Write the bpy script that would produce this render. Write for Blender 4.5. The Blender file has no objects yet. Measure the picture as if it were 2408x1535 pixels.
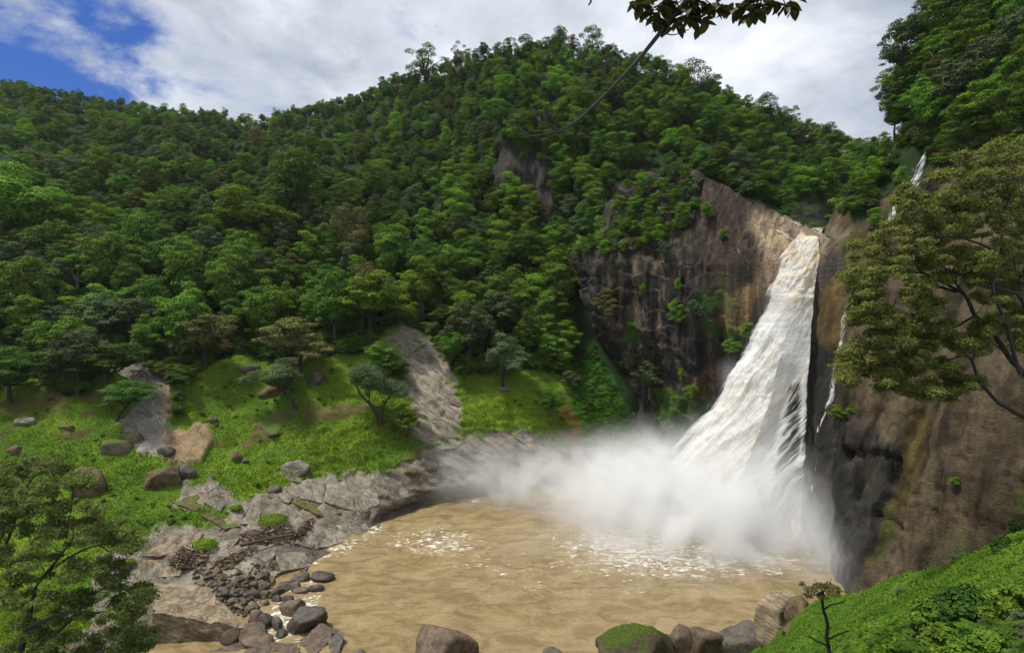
import bpy, bmesh, math, random
import numpy as np
from mathutils import Vector

random.seed(7)
RNG = np.random.default_rng(7)
SC = bpy.context.scene
COL = SC.collection
R = math.radians

# ------------------------------------------------------------------ camera
CAM_H = 41.0          # metres above the pool
F = 1300.0            # focal length in pixels of a 2408 x 1535 picture
CX, CY = 1204.0, 767.5
cam_d = bpy.data.cameras.new('camera')
cam_d.sensor_width = 36.0
cam_d.lens = 36.0 * F / 2408.0
cam_d.clip_start = 0.2
cam_d.clip_end = 4000
cam = bpy.data.objects.new('camera', cam_d)
cam.location = (0, 0, CAM_H)
cam.rotation_euler = (R(90), 0, 0)
COL.objects.link(cam)
SC.camera = cam


def P(px, py, d):
    """point seen at picture position (px, py) at forward distance d"""
    return np.array([(px - CX) / F * d, d, CAM_H - (py - CY) / F * d])


def dwater(py):
    return CAM_H * F / (py - CY)


def proj(p):
    p = np.asarray(p)
    return CX + F * p[..., 0] / p[..., 1], CY - F * (p[..., 2] - CAM_H) / p[..., 1]


# ------------------------------------------------------------------ node helpers
class NT:
    def __init__(s, tree):
        s.t = tree
        tree.nodes.clear()

    def n(s, typ, **kw):
        nd = s.t.nodes.new(typ)
        ins = kw.pop('ins', {})
        for k, v in kw.items():
            setattr(nd, k, v)
        for k, v in ins.items():
            s.set(nd.inputs[k], v)
        return nd

    def set(s, sock, v):
        if hasattr(v, 'is_linked') or isinstance(v, bpy.types.NodeSocket):
            s.t.links.new(v, sock)
        else:
            if isinstance(v, (tuple, list)) and len(v) == 3 and sock.type == 'RGBA':
                v = (*v, 1)
            sock.default_value = v

    def math(s, op, a, b=None, c=None, clamp=False):
        nd = s.n('ShaderNodeMath', operation=op, use_clamp=clamp)
        s.set(nd.inputs[0], a)
        if b is not None:
            s.set(nd.inputs[1], b)
        if c is not None:
            s.set(nd.inputs[2], c)
        return nd.outputs[0]

    def vmath(s, op, a, b=None):
        nd = s.n('ShaderNodeVectorMath', operation=op)
        s.set(nd.inputs[0], a)
        if b is not None:
            s.set(nd.inputs[1], b)
        return nd.outputs['Value'] if op in ('DOT_PRODUCT', 'LENGTH', 'DISTANCE') else nd.outputs[0]

    def mix(s, f, a, b, blend='MIX'):
        nd = s.n('ShaderNodeMix', data_type='RGBA', blend_type=blend, clamp_factor=True)
        s.set(nd.inputs[0], f)
        s.set(nd.inputs[6], a)
        s.set(nd.inputs[7], b)
        return nd.outputs[2]

    def noise(s, vec, scale, detail=4, rough=.55, dist=0.0, out=0):
        nd = s.n('ShaderNodeTexNoise', ins={'Scale': scale, 'Detail': detail, 'Roughness': rough, 'Distortion': dist})
        if vec is not None:
            s.set(nd.inputs['Vector'], vec)
        return nd.outputs[out]

    def ramp(s, f, lo, hi, a=0.0, b=1.0):
        nd = s.n('ShaderNodeMapRange', interpolation_type='SMOOTHSTEP',
                 ins={'From Min': lo, 'From Max': hi, 'To Min': a, 'To Max': b})
        s.set(nd.inputs['Value'], f)
        return nd.outputs[0]

    def attr(s, name):
        return s.n('ShaderNodeAttribute', attribute_name=name)

    def scalevec(s, v, sc):
        nd = s.n('ShaderNodeMapping', ins={'Scale': sc})
        s.set(nd.inputs['Vector'], v)
        return nd.outputs[0]


# ------------------------------------------------------------------ world, sun, exposure
SUN_EL, SUN_AZ = R(66), R(-95)       # azimuth clockwise from +Y (the view direction): high over the west bank
w = bpy.data.worlds.new('World')
SC.world = w
w.use_nodes = True
q = NT(w.node_tree)
gen = q.n('ShaderNodeTexCoord').outputs['Generated']
sky = q.n('ShaderNodeTexSky', sky_type='NISHITA', sun_disc=False, sun_elevation=SUN_EL, sun_rotation=SUN_AZ,
          altitude=400, air_density=1.2, dust_density=0.6, ozone_density=3.0)
d = q.vmath('NORMALIZE', gen)
sep = q.n('ShaderNodeSeparateXYZ', ins={0: d})
zz = q.math('ADD', q.math('MAXIMUM', sep.outputs[2], 0.0), 0.22)
flat = q.n('ShaderNodeCombineXYZ', ins={0: q.math('DIVIDE', sep.outputs[0], zz), 1: q.math('DIVIDE', sep.outputs[1], zz), 2: 0.0})
n1 = q.noise(q.scalevec(d, (1, 1, 2.2)), 2.3, 8, .58, .3)
n2 = q.noise(q.scalevec(d, (1, 1, 1.7)), 4.6, 9, .62, .25)
n3 = q.noise(flat.outputs[0], 0.55, 3, .5)
# the open patch of blue over the west ridge, ragged by the clouds
hole = Vector(P(70, 70, 1) - np.array([0, 0, CAM_H])).normalized()
hole2 = Vector(P(-160, -10, 1) - np.array([0, 0, CAM_H])).normalized()
hd = q.math('MAXIMUM', q.vmath('DOT_PRODUCT', d, tuple(hole)), q.vmath('DOT_PRODUCT', d, tuple(hole2)))
hm = q.ramp(hd, 0.982, 0.999)
blue = q.ramp(q.math('ADD', q.math('MULTIPLY', hm, .46), q.math('MULTIPLY', q.math('SUBTRACT', n2, .5), 1.9)), .10, .50)
thin = q.ramp(n2, .62, .78, 0, .35)
blue = q.math('MAXIMUM', blue, thin)
cl = q.mix(q.ramp(q.math('ADD', q.math('MULTIPLY', n1, .65), q.math('MULTIPLY', n3, .35)), .40, .60), (2.7, 3.05, 3.7), (6.9, 7.1, 7.5))
cl = q.mix(q.ramp(n2, .38, .64, 0, .65), cl, (4.3, 4.65, 5.3))
skyb = q.mix(1.0, sky.outputs[0], (0.15, 0.30, 0.62), 'MULTIPLY')
colr = q.mix(blue, cl, skyb)
bg = q.n('ShaderNodeBackground', ins={'Color': colr, 'Strength': 0.09})
out = q.n('ShaderNodeOutputWorld', ins={'Surface': bg.outputs[0]})

sd = bpy.data.lights.new('sun', 'SUN')
sd.energy = 3.0
sd.angle = R(8)
sd.color = (1.0, .95, .86)
sun = bpy.data.objects.new('sun', sd)
to_sun = Vector((math.sin(SUN_AZ) * math.cos(SUN_EL), math.cos(SUN_AZ) * math.cos(SUN_EL), math.sin(SUN_EL)))
sun.rotation_euler = (-to_sun).to_track_quat('-Z', 'Y').to_euler()
COL.objects.link(sun)

SC.view_settings.view_transform = 'Standard'
SC.view_settings.look = 'None'
SC.view_settings.exposure = 0.8
SC.view_settings.gamma = 1.0
SC.view_settings.use_curve_mapping = False
cy = SC.cycles
cy.use_denoising = True
cy.max_bounces = 6
cy.diffuse_bounces = 3
cy.glossy_bounces = 2
cy.transmission_bounces = 4
cy.transparent_max_bounces = 24
cy.volume_bounces = 4
cy.volume_step_rate = 1.0
cy.volume_max_steps = 256


# ------------------------------------------------------------------ noise and geometry helpers
def _h(ix, iy, iz, seed):
    with np.errstate(over='ignore'):
        h = ix.astype(np.uint32) * np.uint32(374761393) + iy.astype(np.uint32) * np.uint32(668265263) \
            + iz.astype(np.uint32) * np.uint32(2246822519) + np.uint32(seed * 3266489917 & 0xffffffff)
        h = (h ^ (h >> np.uint32(13))) * np.uint32(1274126177)
        h = (h ^ (h >> np.uint32(15))) * np.uint32(2654435761)
        h = h ^ (h >> np.uint32(16))
    return h.astype(np.float64) / 4294967295.0


def vnoise(p, seed=0):
    i = np.floor(p).astype(np.int64)
    f = p - i
    u = f * f * f * (f * (f * 6 - 15) + 10)
    r = 0
    for dx in (0, 1):
        for dy in (0, 1):
            for dz in (0, 1):
                wgt = (u[..., 0] if dx else 1 - u[..., 0]) * (u[..., 1] if dy else 1 - u[..., 1]) * (u[..., 2] if dz else 1 - u[..., 2])
                r = r + wgt * _h(i[..., 0] + dx, i[..., 1] + dy, i[..., 2] + dz, seed)
    return r * 2 - 1


def fbm(p, oct=4, seed=0, gain=.5):
    p = np.asarray(p, float)
    a, s, r = 1.0, 0.0, 0.0
    for k in range(oct):
        r = r + a * vnoise(p * 2.03 ** k + 17.3 * k, seed + k)
        s += a
        a *= gain
    return r / s * 1.6


def sstep(x, a, b):
    t = np.clip((x - a) / (b - a), 0, 1)
    return t * t * (3 - 2 * t)


def poly_sd(px, py, poly):
    """signed distance to a polygon in picture pixels, positive inside"""
    poly = np.asarray(poly, float)
    inside = np.zeros(px.shape, bool)
    dist = np.full(px.shape, 1e9)
    for k in range(len(poly)):
        x0, y0 = poly[k - 1]
        x1, y1 = poly[k]
        c = (y0 > py) != (y1 > py)
        with np.errstate(divide='ignore', invalid='ignore'):
            xi = x0 + (py - y0) / (y1 - y0 if y1 != y0 else 1e-9) * (x1 - x0)
        inside ^= c & (px < xi)
        dx, dy = x1 - x0, y1 - y0
        t = np.clip(((px - x0) * dx + (py - y0) * dy) / (dx * dx + dy * dy + 1e-9), 0, 1)
        dist = np.minimum(dist, np.hypot(px - x0 - t * dx, py - y0 - t * dy))
    return np.where(inside, dist, -dist)


def mesh(name, v, f, mat=None, smooth=False, attrs=None):
    """v (N,3), f (M,k) with k = 3 or 4; attrs {name: (N,) or (N,3)} on points"""
    v = np.asarray(v, np.float32)
    f = np.asarray(f, np.int32)
    m = bpy.data.meshes.new(name)
    k = f.shape[1]
    m.vertices.add(len(v))
    m.vertices.foreach_set('co', v.ravel())
    m.loops.add(f.size)
    m.loops.foreach_set('vertex_index', f.ravel())
    m.polygons.add(len(f))
    m.polygons.foreach_set('loop_start', np.arange(0, f.size, k, dtype=np.int32))
    if smooth:
        m.polygons.foreach_set('use_smooth', np.ones(len(f), bool))
    for an, av in (attrs or {}).items():
        av = np.asarray(av, np.float32)
        if av.ndim == 1:
            m.attributes.new(an, 'FLOAT', 'POINT').data.foreach_set('value', av)
        else:
            c = np.concatenate([av, np.ones((len(av), 1), np.float32)], 1)
            m.attributes.new(an, 'FLOAT_COLOR', 'POINT').data.foreach_set('color', c.ravel())
    m.update(calc_edges=True)
    if mat:
        m.materials.append(mat)
    return m


def obj(name, data, parent=None, loc=None, rot=None, scale=None, kind=None):
    o = bpy.data.objects.new(name, data)
    COL.objects.link(o)
    if parent:
        o.parent = parent
    if loc is not None:
        o.location = [float(c) for c in loc]
    if rot is not None:
        o.rotation_euler = rot
    if scale is not None:
        o.scale = scale
    if kind:
        o['kind'] = kind
    return o


def tag(o, label, cat, group=None):
    o['label'] = label
    o['category'] = cat
    if group:
        o['group'] = group
    return o


def empty(name, label, cat, loc, group=None, rz=0, scale=(1, 1, 1)):
    o = obj(name, None, loc=loc, rot=(0, 0, rz), scale=scale)
    o.empty_display_size = .5
    return tag(o, label, cat, group)


def grid_faces(nx, ny):
    a = np.arange(nx * ny).reshape(nx, ny)
    return np.stack([a[:-1, :-1], a[1:, :-1], a[1:, 1:], a[:-1, 1:]], -1).reshape(-1, 4)


def gnormals(G):
    n = np.cross(np.gradient(G, axis=0), np.gradient(G, axis=1))
    n /= np.linalg.norm(n, axis=-1, keepdims=True) + 1e-9
    return n


class Sheet:
    """a terrain sheet with its picture coordinates kept, so that things can be stood on it"""
    def __init__(s, X, Y, G):
        s.X, s.Y, s.G = X, Y, G
        px, py = proj(G)
        s.px, s.py = px, py
        s.flatx, s.flaty, s.flatp = px.ravel(), py.ravel(), G.reshape(-1, 3)

    def at(s, px, py):
        d2 = (s.flatx - px) ** 2 + ((s.flaty - py)) ** 2
        k = np.argpartition(d2, 6)[:6]
        ww = 1 / (d2[k] + .5)
        ww /= ww.sum()
        dm = (s.flatp[k, 1] * ww).sum()
        return P(px, py, dm)


def tube(pts, rad, sides=7):
    pts = np.asarray(pts, float)
    rad = np.broadcast_to(np.asarray(rad, float), (len(pts),))
    t = np.gradient(pts, axis=0)
    t /= np.linalg.norm(t, axis=1, keepdims=True) + 1e-9
    ref = np.where(np.abs(t[:, 2:3]) > .9, np.array([[1., 0, 0]]), np.array([[0, 0, 1.]]))
    u = np.cross(t, ref)
    u /= np.linalg.norm(u, axis=1, keepdims=True)
    vv = np.cross(t, u)
    a = np.linspace(0, 2 * np.pi, sides, endpoint=False)
    ring = pts[:, None] + rad[:, None, None] * (np.cos(a)[None, :, None] * u[:, None] + np.sin(a)[None, :, None] * vv[:, None])
    V = ring.reshape(-1, 3)
    fs = []
    for i in range(len(pts) - 1):
        for j in range(sides):
            k = (j + 1) % sides
            fs.append((i * sides + j, i * sides + k, (i + 1) * sides + k, (i + 1) * sides + j))
    n = len(V)
    V = np.vstack([V, pts[-1:] + t[-1:] * rad[-1], pts[:1]])
    for j in range(sides):
        k = (j + 1) % sides
        fs.append(((len(pts) - 1) * sides + j, (len(pts) - 1) * sides + k, n, n))
    fs = [f if f[2] != f[3] else (f[0], f[1], f[2], f[2]) for f in fs]
    return V, fs


def smooth_line(pts, n):
    pts = np.asarray(pts, float)
    L = np.r_[0, np.cumsum(np.linalg.norm(np.diff(pts, axis=0), axis=1))]
    # catmull-rom through the points
    out = []
    for s in np.linspace(0, L[-1], n):
        i = min(np.searchsorted(L, s, side='right') - 1, len(pts) - 2)
        t = (s - L[i]) / (L[i + 1] - L[i] + 1e-9)
        p0, p1, p2, p3 = pts[max(i - 1, 0)], pts[i], pts[i + 1], pts[min(i + 2, len(pts) - 1)]
        out.append(.5 * (2 * p1 + (p2 - p0) * t + (2 * p0 - 5 * p1 + 4 * p2 - p3) * t * t + (3 * p1 - p0 - 3 * p2 + p3) * t ** 3))
    return np.array(out)


class Geo:
    """collects tubes into one triangle/quad mesh"""
    def __init__(s):
        s.v, s.f, s.n = [], [], 0

    def add(s, v, f):
        s.v.append(np.asarray(v, float))
        s.f += [tuple(i + s.n for i in x) for x in f]
        s.n += len(v)

    def mesh(s, name, mat, smooth=True):
        m = bpy.data.meshes.new(name)
        ff = [x if len(x) < 4 or x[2] != x[3] else x[:3] for x in s.f]
        m.from_pydata([tuple(p) for p in np.vstack(s.v)], [], ff)
        if smooth:
            m.polygons.foreach_set('use_smooth', np.ones(len(m.polygons), bool))
        m.materials.append(mat)
        m.update()
        return m


def leaves(c, nrm, length, width, rng, updir=None):
    """leaf-shaped quads at points c facing nrm; returns verts, faces, tint per vertex"""
    n = len(c)
    nrm = nrm / (np.linalg.norm(nrm, axis=1, keepdims=True) + 1e-9)
    r = rng.normal(size=(n, 3)) if updir is None else updir + rng.normal(size=(n, 3)) * .5
    u = np.cross(nrm, r)
    u /= np.linalg.norm(u, axis=1, keepdims=True) + 1e-9
    v = np.cross(nrm, u)
    L = (length * rng.uniform(.65, 1.3, n))[:, None]
    W = (width * rng.uniform(.7, 1.3, n))[:, None]
    V = np.stack([c - v * L * .5, c + u * W * .5 - v * L * .05, c + v * L * .5, c - u * W * .5 - v * L * .05], 1).reshape(-1, 3)
    Fc = np.arange(4 * n).reshape(n, 4)
    return V, Fc, np.repeat(rng.uniform(0, 1, n), 4)


# ------------------------------------------------------------------ materials
def newmat(name):
    m = bpy.data.materials.new(name)
    m.use_nodes = True
    return m, NT(m.node_tree)


def foliage_mat(name, dark, light, transl=.20, gloss=.10, vary=.35):
    m, q = newmat(name)
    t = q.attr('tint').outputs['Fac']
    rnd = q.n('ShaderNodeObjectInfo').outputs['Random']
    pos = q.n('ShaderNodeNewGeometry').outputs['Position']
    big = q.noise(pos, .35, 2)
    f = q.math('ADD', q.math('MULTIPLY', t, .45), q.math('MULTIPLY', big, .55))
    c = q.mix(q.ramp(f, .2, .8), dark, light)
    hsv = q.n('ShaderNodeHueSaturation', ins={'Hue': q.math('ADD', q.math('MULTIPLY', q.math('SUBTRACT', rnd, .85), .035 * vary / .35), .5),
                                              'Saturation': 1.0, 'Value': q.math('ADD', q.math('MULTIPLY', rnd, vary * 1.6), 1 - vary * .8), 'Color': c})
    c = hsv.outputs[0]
    df = q.n('ShaderNodeBsdfDiffuse', ins={'Color': c})
    tr = q.n('ShaderNodeBsdfTranslucent', ins={'Color': q.mix(1, c, (1.25, 1.35, .7), 'MULTIPLY')})
    s1 = q.n('ShaderNodeMixShader', ins={0: transl, 1: df.outputs[0], 2: tr.outputs[0]})
    gl = q.n('ShaderNodeBsdfGlossy', ins={'Color': (.8, .85, .8, 1), 'Roughness': .45})
    lw = q.n('ShaderNodeLayerWeight', ins={'Blend': .25})
    s2 = q.n('ShaderNodeMixShader', ins={0: q.math('MULTIPLY', lw.outputs[0], gloss), 1: s1.outputs[0], 2: gl.outputs[0]})
    q.n('ShaderNodeOutputMaterial', ins={'Surface': s2.outputs[0]})
    return m


M = {}
M['dark'] = foliage_mat('foliage_dark', (.028, .072, .012), (.080, .165, .022))
M['mid'] = foliage_mat('foliage_mid', (.045, .108, .014), (.125, .230, .028))
M['bright'] = foliage_mat('foliage_bright', (.070, .160, .014), (.160, .290, .030))
M['olive'] = foliage_mat('foliage_olive', (.070, .078, .022), (.160, .155, .055))
M['grey'] = foliage_mat('foliage_greygreen', (.045, .075, .030), (.105, .150, .065))
M['rtree'] = foliage_mat('foliage_right_tree', (.080, .100, .022), (.180, .195, .055), .38, .15)
M['ltree'] = foliage_mat('foliage_left_tree', (.055, .090, .020), (.150, .190, .055), .35, .15)
M['leaf'] = foliage_mat('foliage_branch', (.020, .024, .007), (.045, .045, .012), .2, .1)
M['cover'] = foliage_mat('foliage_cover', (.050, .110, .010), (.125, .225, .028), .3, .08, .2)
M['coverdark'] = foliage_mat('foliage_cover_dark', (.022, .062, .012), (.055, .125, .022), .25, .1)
M['grass'] = foliage_mat('grass_blade', (.095, .170, .014), (.205, .290, .032), .3, .05, .15)


def bark_mat(name, a, b):
    m, q = newmat(name)
    pos = q.n('ShaderNodeTexCoord').outputs['Object']
    n = q.noise(q.scalevec(pos, (6, 6, 1.5)), 3, 5, .6)
    c = q.mix(q.ramp(n, .35, .65), a, b)
    bp = q.n('ShaderNodeBump', ins={'Strength': .5, 'Distance': .03, 'Height': n})
    p = q.n('ShaderNodeBsdfPrincipled', ins={'Base Color': c, 'Roughness': .85, 'Normal': bp.outputs[0]})
    q.n('ShaderNodeOutputMaterial', ins={'Surface': p.outputs[0]})
    return m


M['bark'] = bark_mat('bark_brown', (.030, .024, .018), (.085, .070, .052))
M['barkdark'] = bark_mat('bark_dark', (.012, .010, .008), (.040, .032, .025))
M['barkpale'] = bark_mat('bark_pale', (.16, .14, .11), (.34, .31, .26))


def terrain_mat(name, scale=1.0, bump=.6, spec=.25, streak=False):
    """colour from the 'col' point attribute, broken up by noise; 'wet' lowers the roughness"""
    m, q = newmat(name)
    pos = q.n('ShaderNodeNewGeometry').outputs['Position']
    col = q.attr('col').outputs['Color']
    wet = q.attr('wet').outputs['Fac']
    rock = q.attr('rock').outputs['Fac']
    nf = q.noise(pos, 2.2 * scale, 6, .65)
    nm = q.noise(pos, .35 * scale, 5, .6, .4)
    nr = q.noise(q.scalevec(pos, (1.0, 1.0, 3.2)), .9 * scale, 7, .65, 1.2)
    v = q.math('ADD', q.math('MULTIPLY', nf, .9), q.math('MULTIPLY', nm, .8))
    c = q.mix(1.0, col, q.n('ShaderNodeCombineColor', ins={0: q.math('ADD', v, .15), 1: q.math('ADD', v, .15), 2: q.math('ADD', v, .13)}).outputs[0], 'MULTIPLY')
    if streak:
        ns = q.noise(q.scalevec(pos, (1.0, 1.0, .05)), .75, 6, .7, .3)
        c = q.mix(q.math('MULTIPLY', rock, .85), c, q.mix(1.0, c, q.mix(q.ramp(ns, .32, .66), (.28, .28, .30), (1.6, 1.5, 1.38)), 'MULTIPLY'))
    # lichen and mineral blotches on rock
    c = q.mix(q.math('MULTIPLY', rock, q.ramp(nr, .58, .72, 0, .5)), c, q.mix(1.0, c, (1.5, 1.35, 1.15), 'MULTIPLY'))
    cr = q.n('ShaderNodeTexVoronoi', feature='DISTANCE_TO_EDGE', ins={'Scale': .22 * scale, 'Vector': q.vmath('ADD', pos, q.vmath('MULTIPLY', q.noise(pos, .6, 3, .6, 0, 1), (2.4, 2.4, 2.4)))})
    crack = q.math('MULTIPLY', q.ramp(cr.outputs['Distance'], 0.0, .022, 1, 0), rock)
    c = q.mix(q.math('MULTIPLY', crack, .35), c, (.02, .018, .015))
    if not streak:
        sp_ = q.n('ShaderNodeSeparateXYZ', ins={0: pos})
        rot = q.n('ShaderNodeCombineXYZ', ins={0: q.math('MULTIPLY', sp_.outputs[0], .14), 1: q.math('MULTIPLY', sp_.outputs[1], .14), 2: q.math('MULTIPLY', q.vmath('DOT_PRODUCT', pos, (.50, -.10, .86)), 1.5)})
        nb_ = q.noise(rot.outputs[0], 1.0, 6, .62, .25)
        ln = q.math('MULTIPLY', q.math('MULTIPLY', q.ramp(nb_, .45, .52, 0, 1), q.ramp(nb_, .52, .60, 1, 0)), rock)
        c = q.mix(q.math('MULTIPLY', ln, .38), c, q.mix(1.0, c, (.30, .29, .27), 'MULTIPLY'))
        nr = q.math('ADD', nr, q.math('MULTIPLY', nb_, 1.3))
    h = q.math('SUBTRACT', q.math('ADD', nf, q.math('MULTIPLY', nr, 1.4)), q.math('MULTIPLY', crack, .8))
    bp = q.n('ShaderNodeBump', ins={'Strength': bump, 'Distance': .5 / scale, 'Height': h})
    p = q.n('ShaderNodeBsdfPrincipled', ins={'Base Color': c, 'Roughness': q.math('SUBTRACT', .92, q.math('MULTIPLY', wet, .5)),
                                             'Specular IOR Level': q.math('ADD', .12, q.math('MULTIPLY', wet, spec)), 'Normal': bp.outputs[0]})
    q.n('ShaderNodeOutputMaterial', ins={'Surface': p.outputs[0]})
    return m


M['bank'] = terrain_mat('bank_ground', 1.2, .8)
M['cliff'] = terrain_mat('cliff_rock', .8, .9, .3, True)
M['rcliff'] = terrain_mat('dome_rock', .9, .5, .3, True)


def stone_mat(name, a, b, c3, scale=1.0, moss=0.0, mossc=(.06, .12, .015), wet=.0, strata=False):
    m, q = newmat(name)
    tc = q.n('ShaderNodeTexCoord').outputs['Object']
    rnd = q.n('ShaderNodeObjectInfo').outputs['Random']
    v = q.vmath('ADD', tc, q.n('ShaderNodeCombineXYZ', ins={0: q.math('MULTIPLY', rnd, 31), 1: q.math('MULTIPLY', rnd, 17), 2: 0.0}).outputs[0])
    n = q.noise(v, .9 * scale, 7, .65, .5)
    n2 = q.noise(v, 5 * scale, 5, .7)
    n3 = q.noise(q.scalevec(v, (.5, .5, 5)), 1.2 * scale, 6, .6, .6)
    c = q.mix(q.ramp(n, .36, .64), a, b)
    c = q.mix(q.ramp(n3 if strata else n2, .5, .72, 0, .7), c, c3)
    c = q.mix(q.ramp(n2, .3, .7, .35, 0), c, q.mix(1, c, (.35, .35, .35), 'MULTIPLY'))
    c = q.mix(1.0, c, q.n('ShaderNodeCombineColor', ins={0: q.math('ADD', .8, q.math('MULTIPLY', rnd, .4)), 1: q.math('ADD', .8, q.math('MULTIPLY', rnd, .4)), 2: q.math('ADD', .8, q.math('MULTIPLY', rnd, .4))}).outputs[0], 'MULTIPLY')
    if strata:
        sp_ = q.n('ShaderNodeSeparateXYZ', ins={0: v})
        rot = q.n('ShaderNodeCombineXYZ', ins={0: q.math('MULTIPLY', sp_.outputs[0], .18), 1: q.math('MULTIPLY', sp_.outputs[1], .18), 2: q.math('MULTIPLY', q.vmath('DOT_PRODUCT', v, (.50, -.10, .86)), 2.2)})
        nb_ = q.noise(rot.outputs[0], 1.0, 6, .62, .25)
        ln = q.math('MULTIPLY', q.ramp(nb_, .46, .52, 0, 1), q.ramp(nb_, .52, .59, 1, 0))
        c = q.mix(q.math('MULTIPLY', ln, .65), c, q.mix(1.0, c, (.30, .29, .27), 'MULTIPLY'))
        n3 = q.math('ADD', n3, q.math('MULTIPLY', nb_, .9))
    h = q.math('ADD', q.math('MULTIPLY', n2, .5), q.math('ADD', n, q.math('MULTIPLY', n3, 1.2 if strata else .3)))
    if moss:
        nz = q.n('ShaderNodeSeparateXYZ', ins={0: q.n('ShaderNodeNewGeometry').outputs['Normal']}).outputs[2]
        mm = q.ramp(q.math('ADD', nz, q.math('MULTIPLY', q.math('SUBTRACT', n, .5), 1.6)), .95 - moss, 1.2 - moss)
        c = q.mix(mm, c, q.mix(q.ramp(n2, .35, .65), mossc, tuple(k * 1.9 for k in mossc)))
    bp = q.n('ShaderNodeBump', ins={'Strength': .75, 'Distance': .18, 'Height': h})
    p = q.n('ShaderNodeBsdfPrincipled', ins={'Base Color': c, 'Roughness': .88 - .5 * wet, 'Specular IOR Level': .15 + .35 * wet, 'Normal': bp.outputs[0]})
    q.n('ShaderNodeOutputMaterial', ins={'Surface': p.outputs[0]})
    return m


M['pale'] = stone_mat('stone_pale', (.165, .148, .118), (.27, .24, .19), (.33, .29, .23), .6, strata=True)
M['tan'] = stone_mat('stone_tan', (.17, .13, .085), (.29, .235, .16), (.34, .27, .185), .6, strata=True)
M['brown'] = stone_mat('stone_brown', (.075, .052, .032), (.17, .12, .07), (.22, .165, .10), .8, .18, (.05, .07, .015))
M['darkrock'] = stone_mat('stone_dark', (.040, .034, .028), (.095, .080, .062), (.15, .125, .10), 1.0, 0, wet=.5)
M['wetbrown'] = stone_mat('stone_wet_brown', (.060, .043, .030), (.13, .095, .065), (.19, .145, .10), 1.0, 0, wet=.35)
M['mossy'] = stone_mat('stone_mossy', (.075, .058, .038), (.15, .12, .08), (.2, .16, .1), .8, .50, (.030, .045, .006))
M['grassy'] = stone_mat('stone_grass_topped', (.085, .068, .045), (.18, .15, .10), (.23, .19, .13), .8, .38, (.040, .072, .010))


# ------------------------------------------------------------------ terrain: west bank and the wooded hills
SHORE = [(-600, 1720), (-400, 1700), (0, 1640), (300, 1545), (420, 1520), (500, 1500), (560, 1462), (600, 1436), (650, 1398), (700, 1362), (738, 1318), (762, 1302),
         (868, 1286), (890, 1238), (990, 1192), (1150, 1172), (1300, 1150), (1560, 1120), (2400, 1110)]
shx, shy = np.array(SHORE, float).T
COLS = {
    -600: [(1300, 72), (1100, 89), (1000, 99), (900, 112), (700, 138), (500, 180), (350, 250), (230, 350), (160, 420)],
    0: [(1300, 84), (1100, 101), (1000, 111), (900, 122), (700, 152), (500, 197), (350, 272), (230, 385), (212, 440)],
    300: [(1300, 87), (1150, 104), (1000, 117), (870, 132), (700, 162), (500, 210), (350, 290), (262, 430)],
    600: [(1330, 90), (1250, 99), (1150, 111), (1000, 126), (860, 142), (700, 168), (500, 220), (350, 300), (300, 430)],
    760: [(1220, 108), (1120, 119), (1000, 129), (840, 146), (700, 172), (500, 225), (350, 300), (262, 400)],
    900: [(1150, 120), (1060, 128.5), (900, 142), (780, 157), (600, 195), (400, 262), (222, 360)],
    1060: [(1120, 132), (1060, 135), (900, 147), (780, 163), (600, 200), (400, 265), (178, 340)],
    1180: [(1060, 138), (1000, 142), (870, 154), (700, 182), (540, 203), (500, 209), (310, 216), (200, 255), (140, 285)],
    1340: [(1050, 146), (950, 152), (830, 163), (700, 175), (540, 200), (320, 214), (200, 245), (135, 278)],
    1500: [(1050, 150), (950, 154), (830, 162), (700, 168), (540, 178), (420, 205), (300, 232), (165, 275)],
    1650: [(900, 156), (700, 160), (540, 168), (430, 190), (300, 225), (215, 262)],
    1800: [(900, 158), (700, 160), (540, 165), (400, 205), (290, 260)],
    2000: [(900, 165), (700, 170), (540, 180), (420, 220), (360, 275)],
    2400: [(900, 170), (540, 190), (420, 235), (375, 295)],
}
cxs = np.array(sorted(COLS), float)
xs = np.r_[np.arange(-600, -40, 22), np.arange(-40, 1570, 4.5), np.arange(1570, 2400, 15)]
ytop_c = np.array([COLS[int(c)][-1][1 - 1] for c in cxs], float)
dtop_c = np.array([COLS[int(c)][-1][1] for c in cxs], float)
ysh = np.interp(xs, shx, shy)
ytop = np.interp(xs, cxs, ytop_c)
ytop += 6 * fbm(np.c_[xs * .012, xs * 0, xs * 0], 3, 5)
NA, NB = 150, 80
ybend = np.full_like(xs, 800.0)
Yg = np.concatenate([ysh[:, None] + (ybend - ysh)[:, None] * np.linspace(0, 1, NA)[None],
                     ybend[:, None] + (ytop - ybend)[:, None] * np.linspace(0, 1, NB + 1)[None, 1:]], 1)
Dc = np.zeros((len(cxs), len(xs), Yg.shape[1]))
for i, c in enumerate(cxs):
    sy = np.interp(c, shx, shy)
    kn = [(sy + 200, dwater(sy) * .99), (sy, dwater(sy))] + COLS[int(c)]
    ky, kd = np.array(kn, float).T
    o = np.argsort(ky)
    Dc[i] = 1 / np.interp(Yg, ky[o], 1 / kd[o])
ii = np.clip(np.searchsorted(cxs, xs) - 1, 0, len(cxs) - 2)
tt = np.clip((xs - cxs[ii]) / (cxs[ii + 1] - cxs[ii]), 0, 1)
Dg = np.stack([1 / ((1 - tt[k]) / Dc[ii[k], k] + tt[k] / Dc[ii[k] + 1, k]) for k in range(len(xs))])
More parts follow.
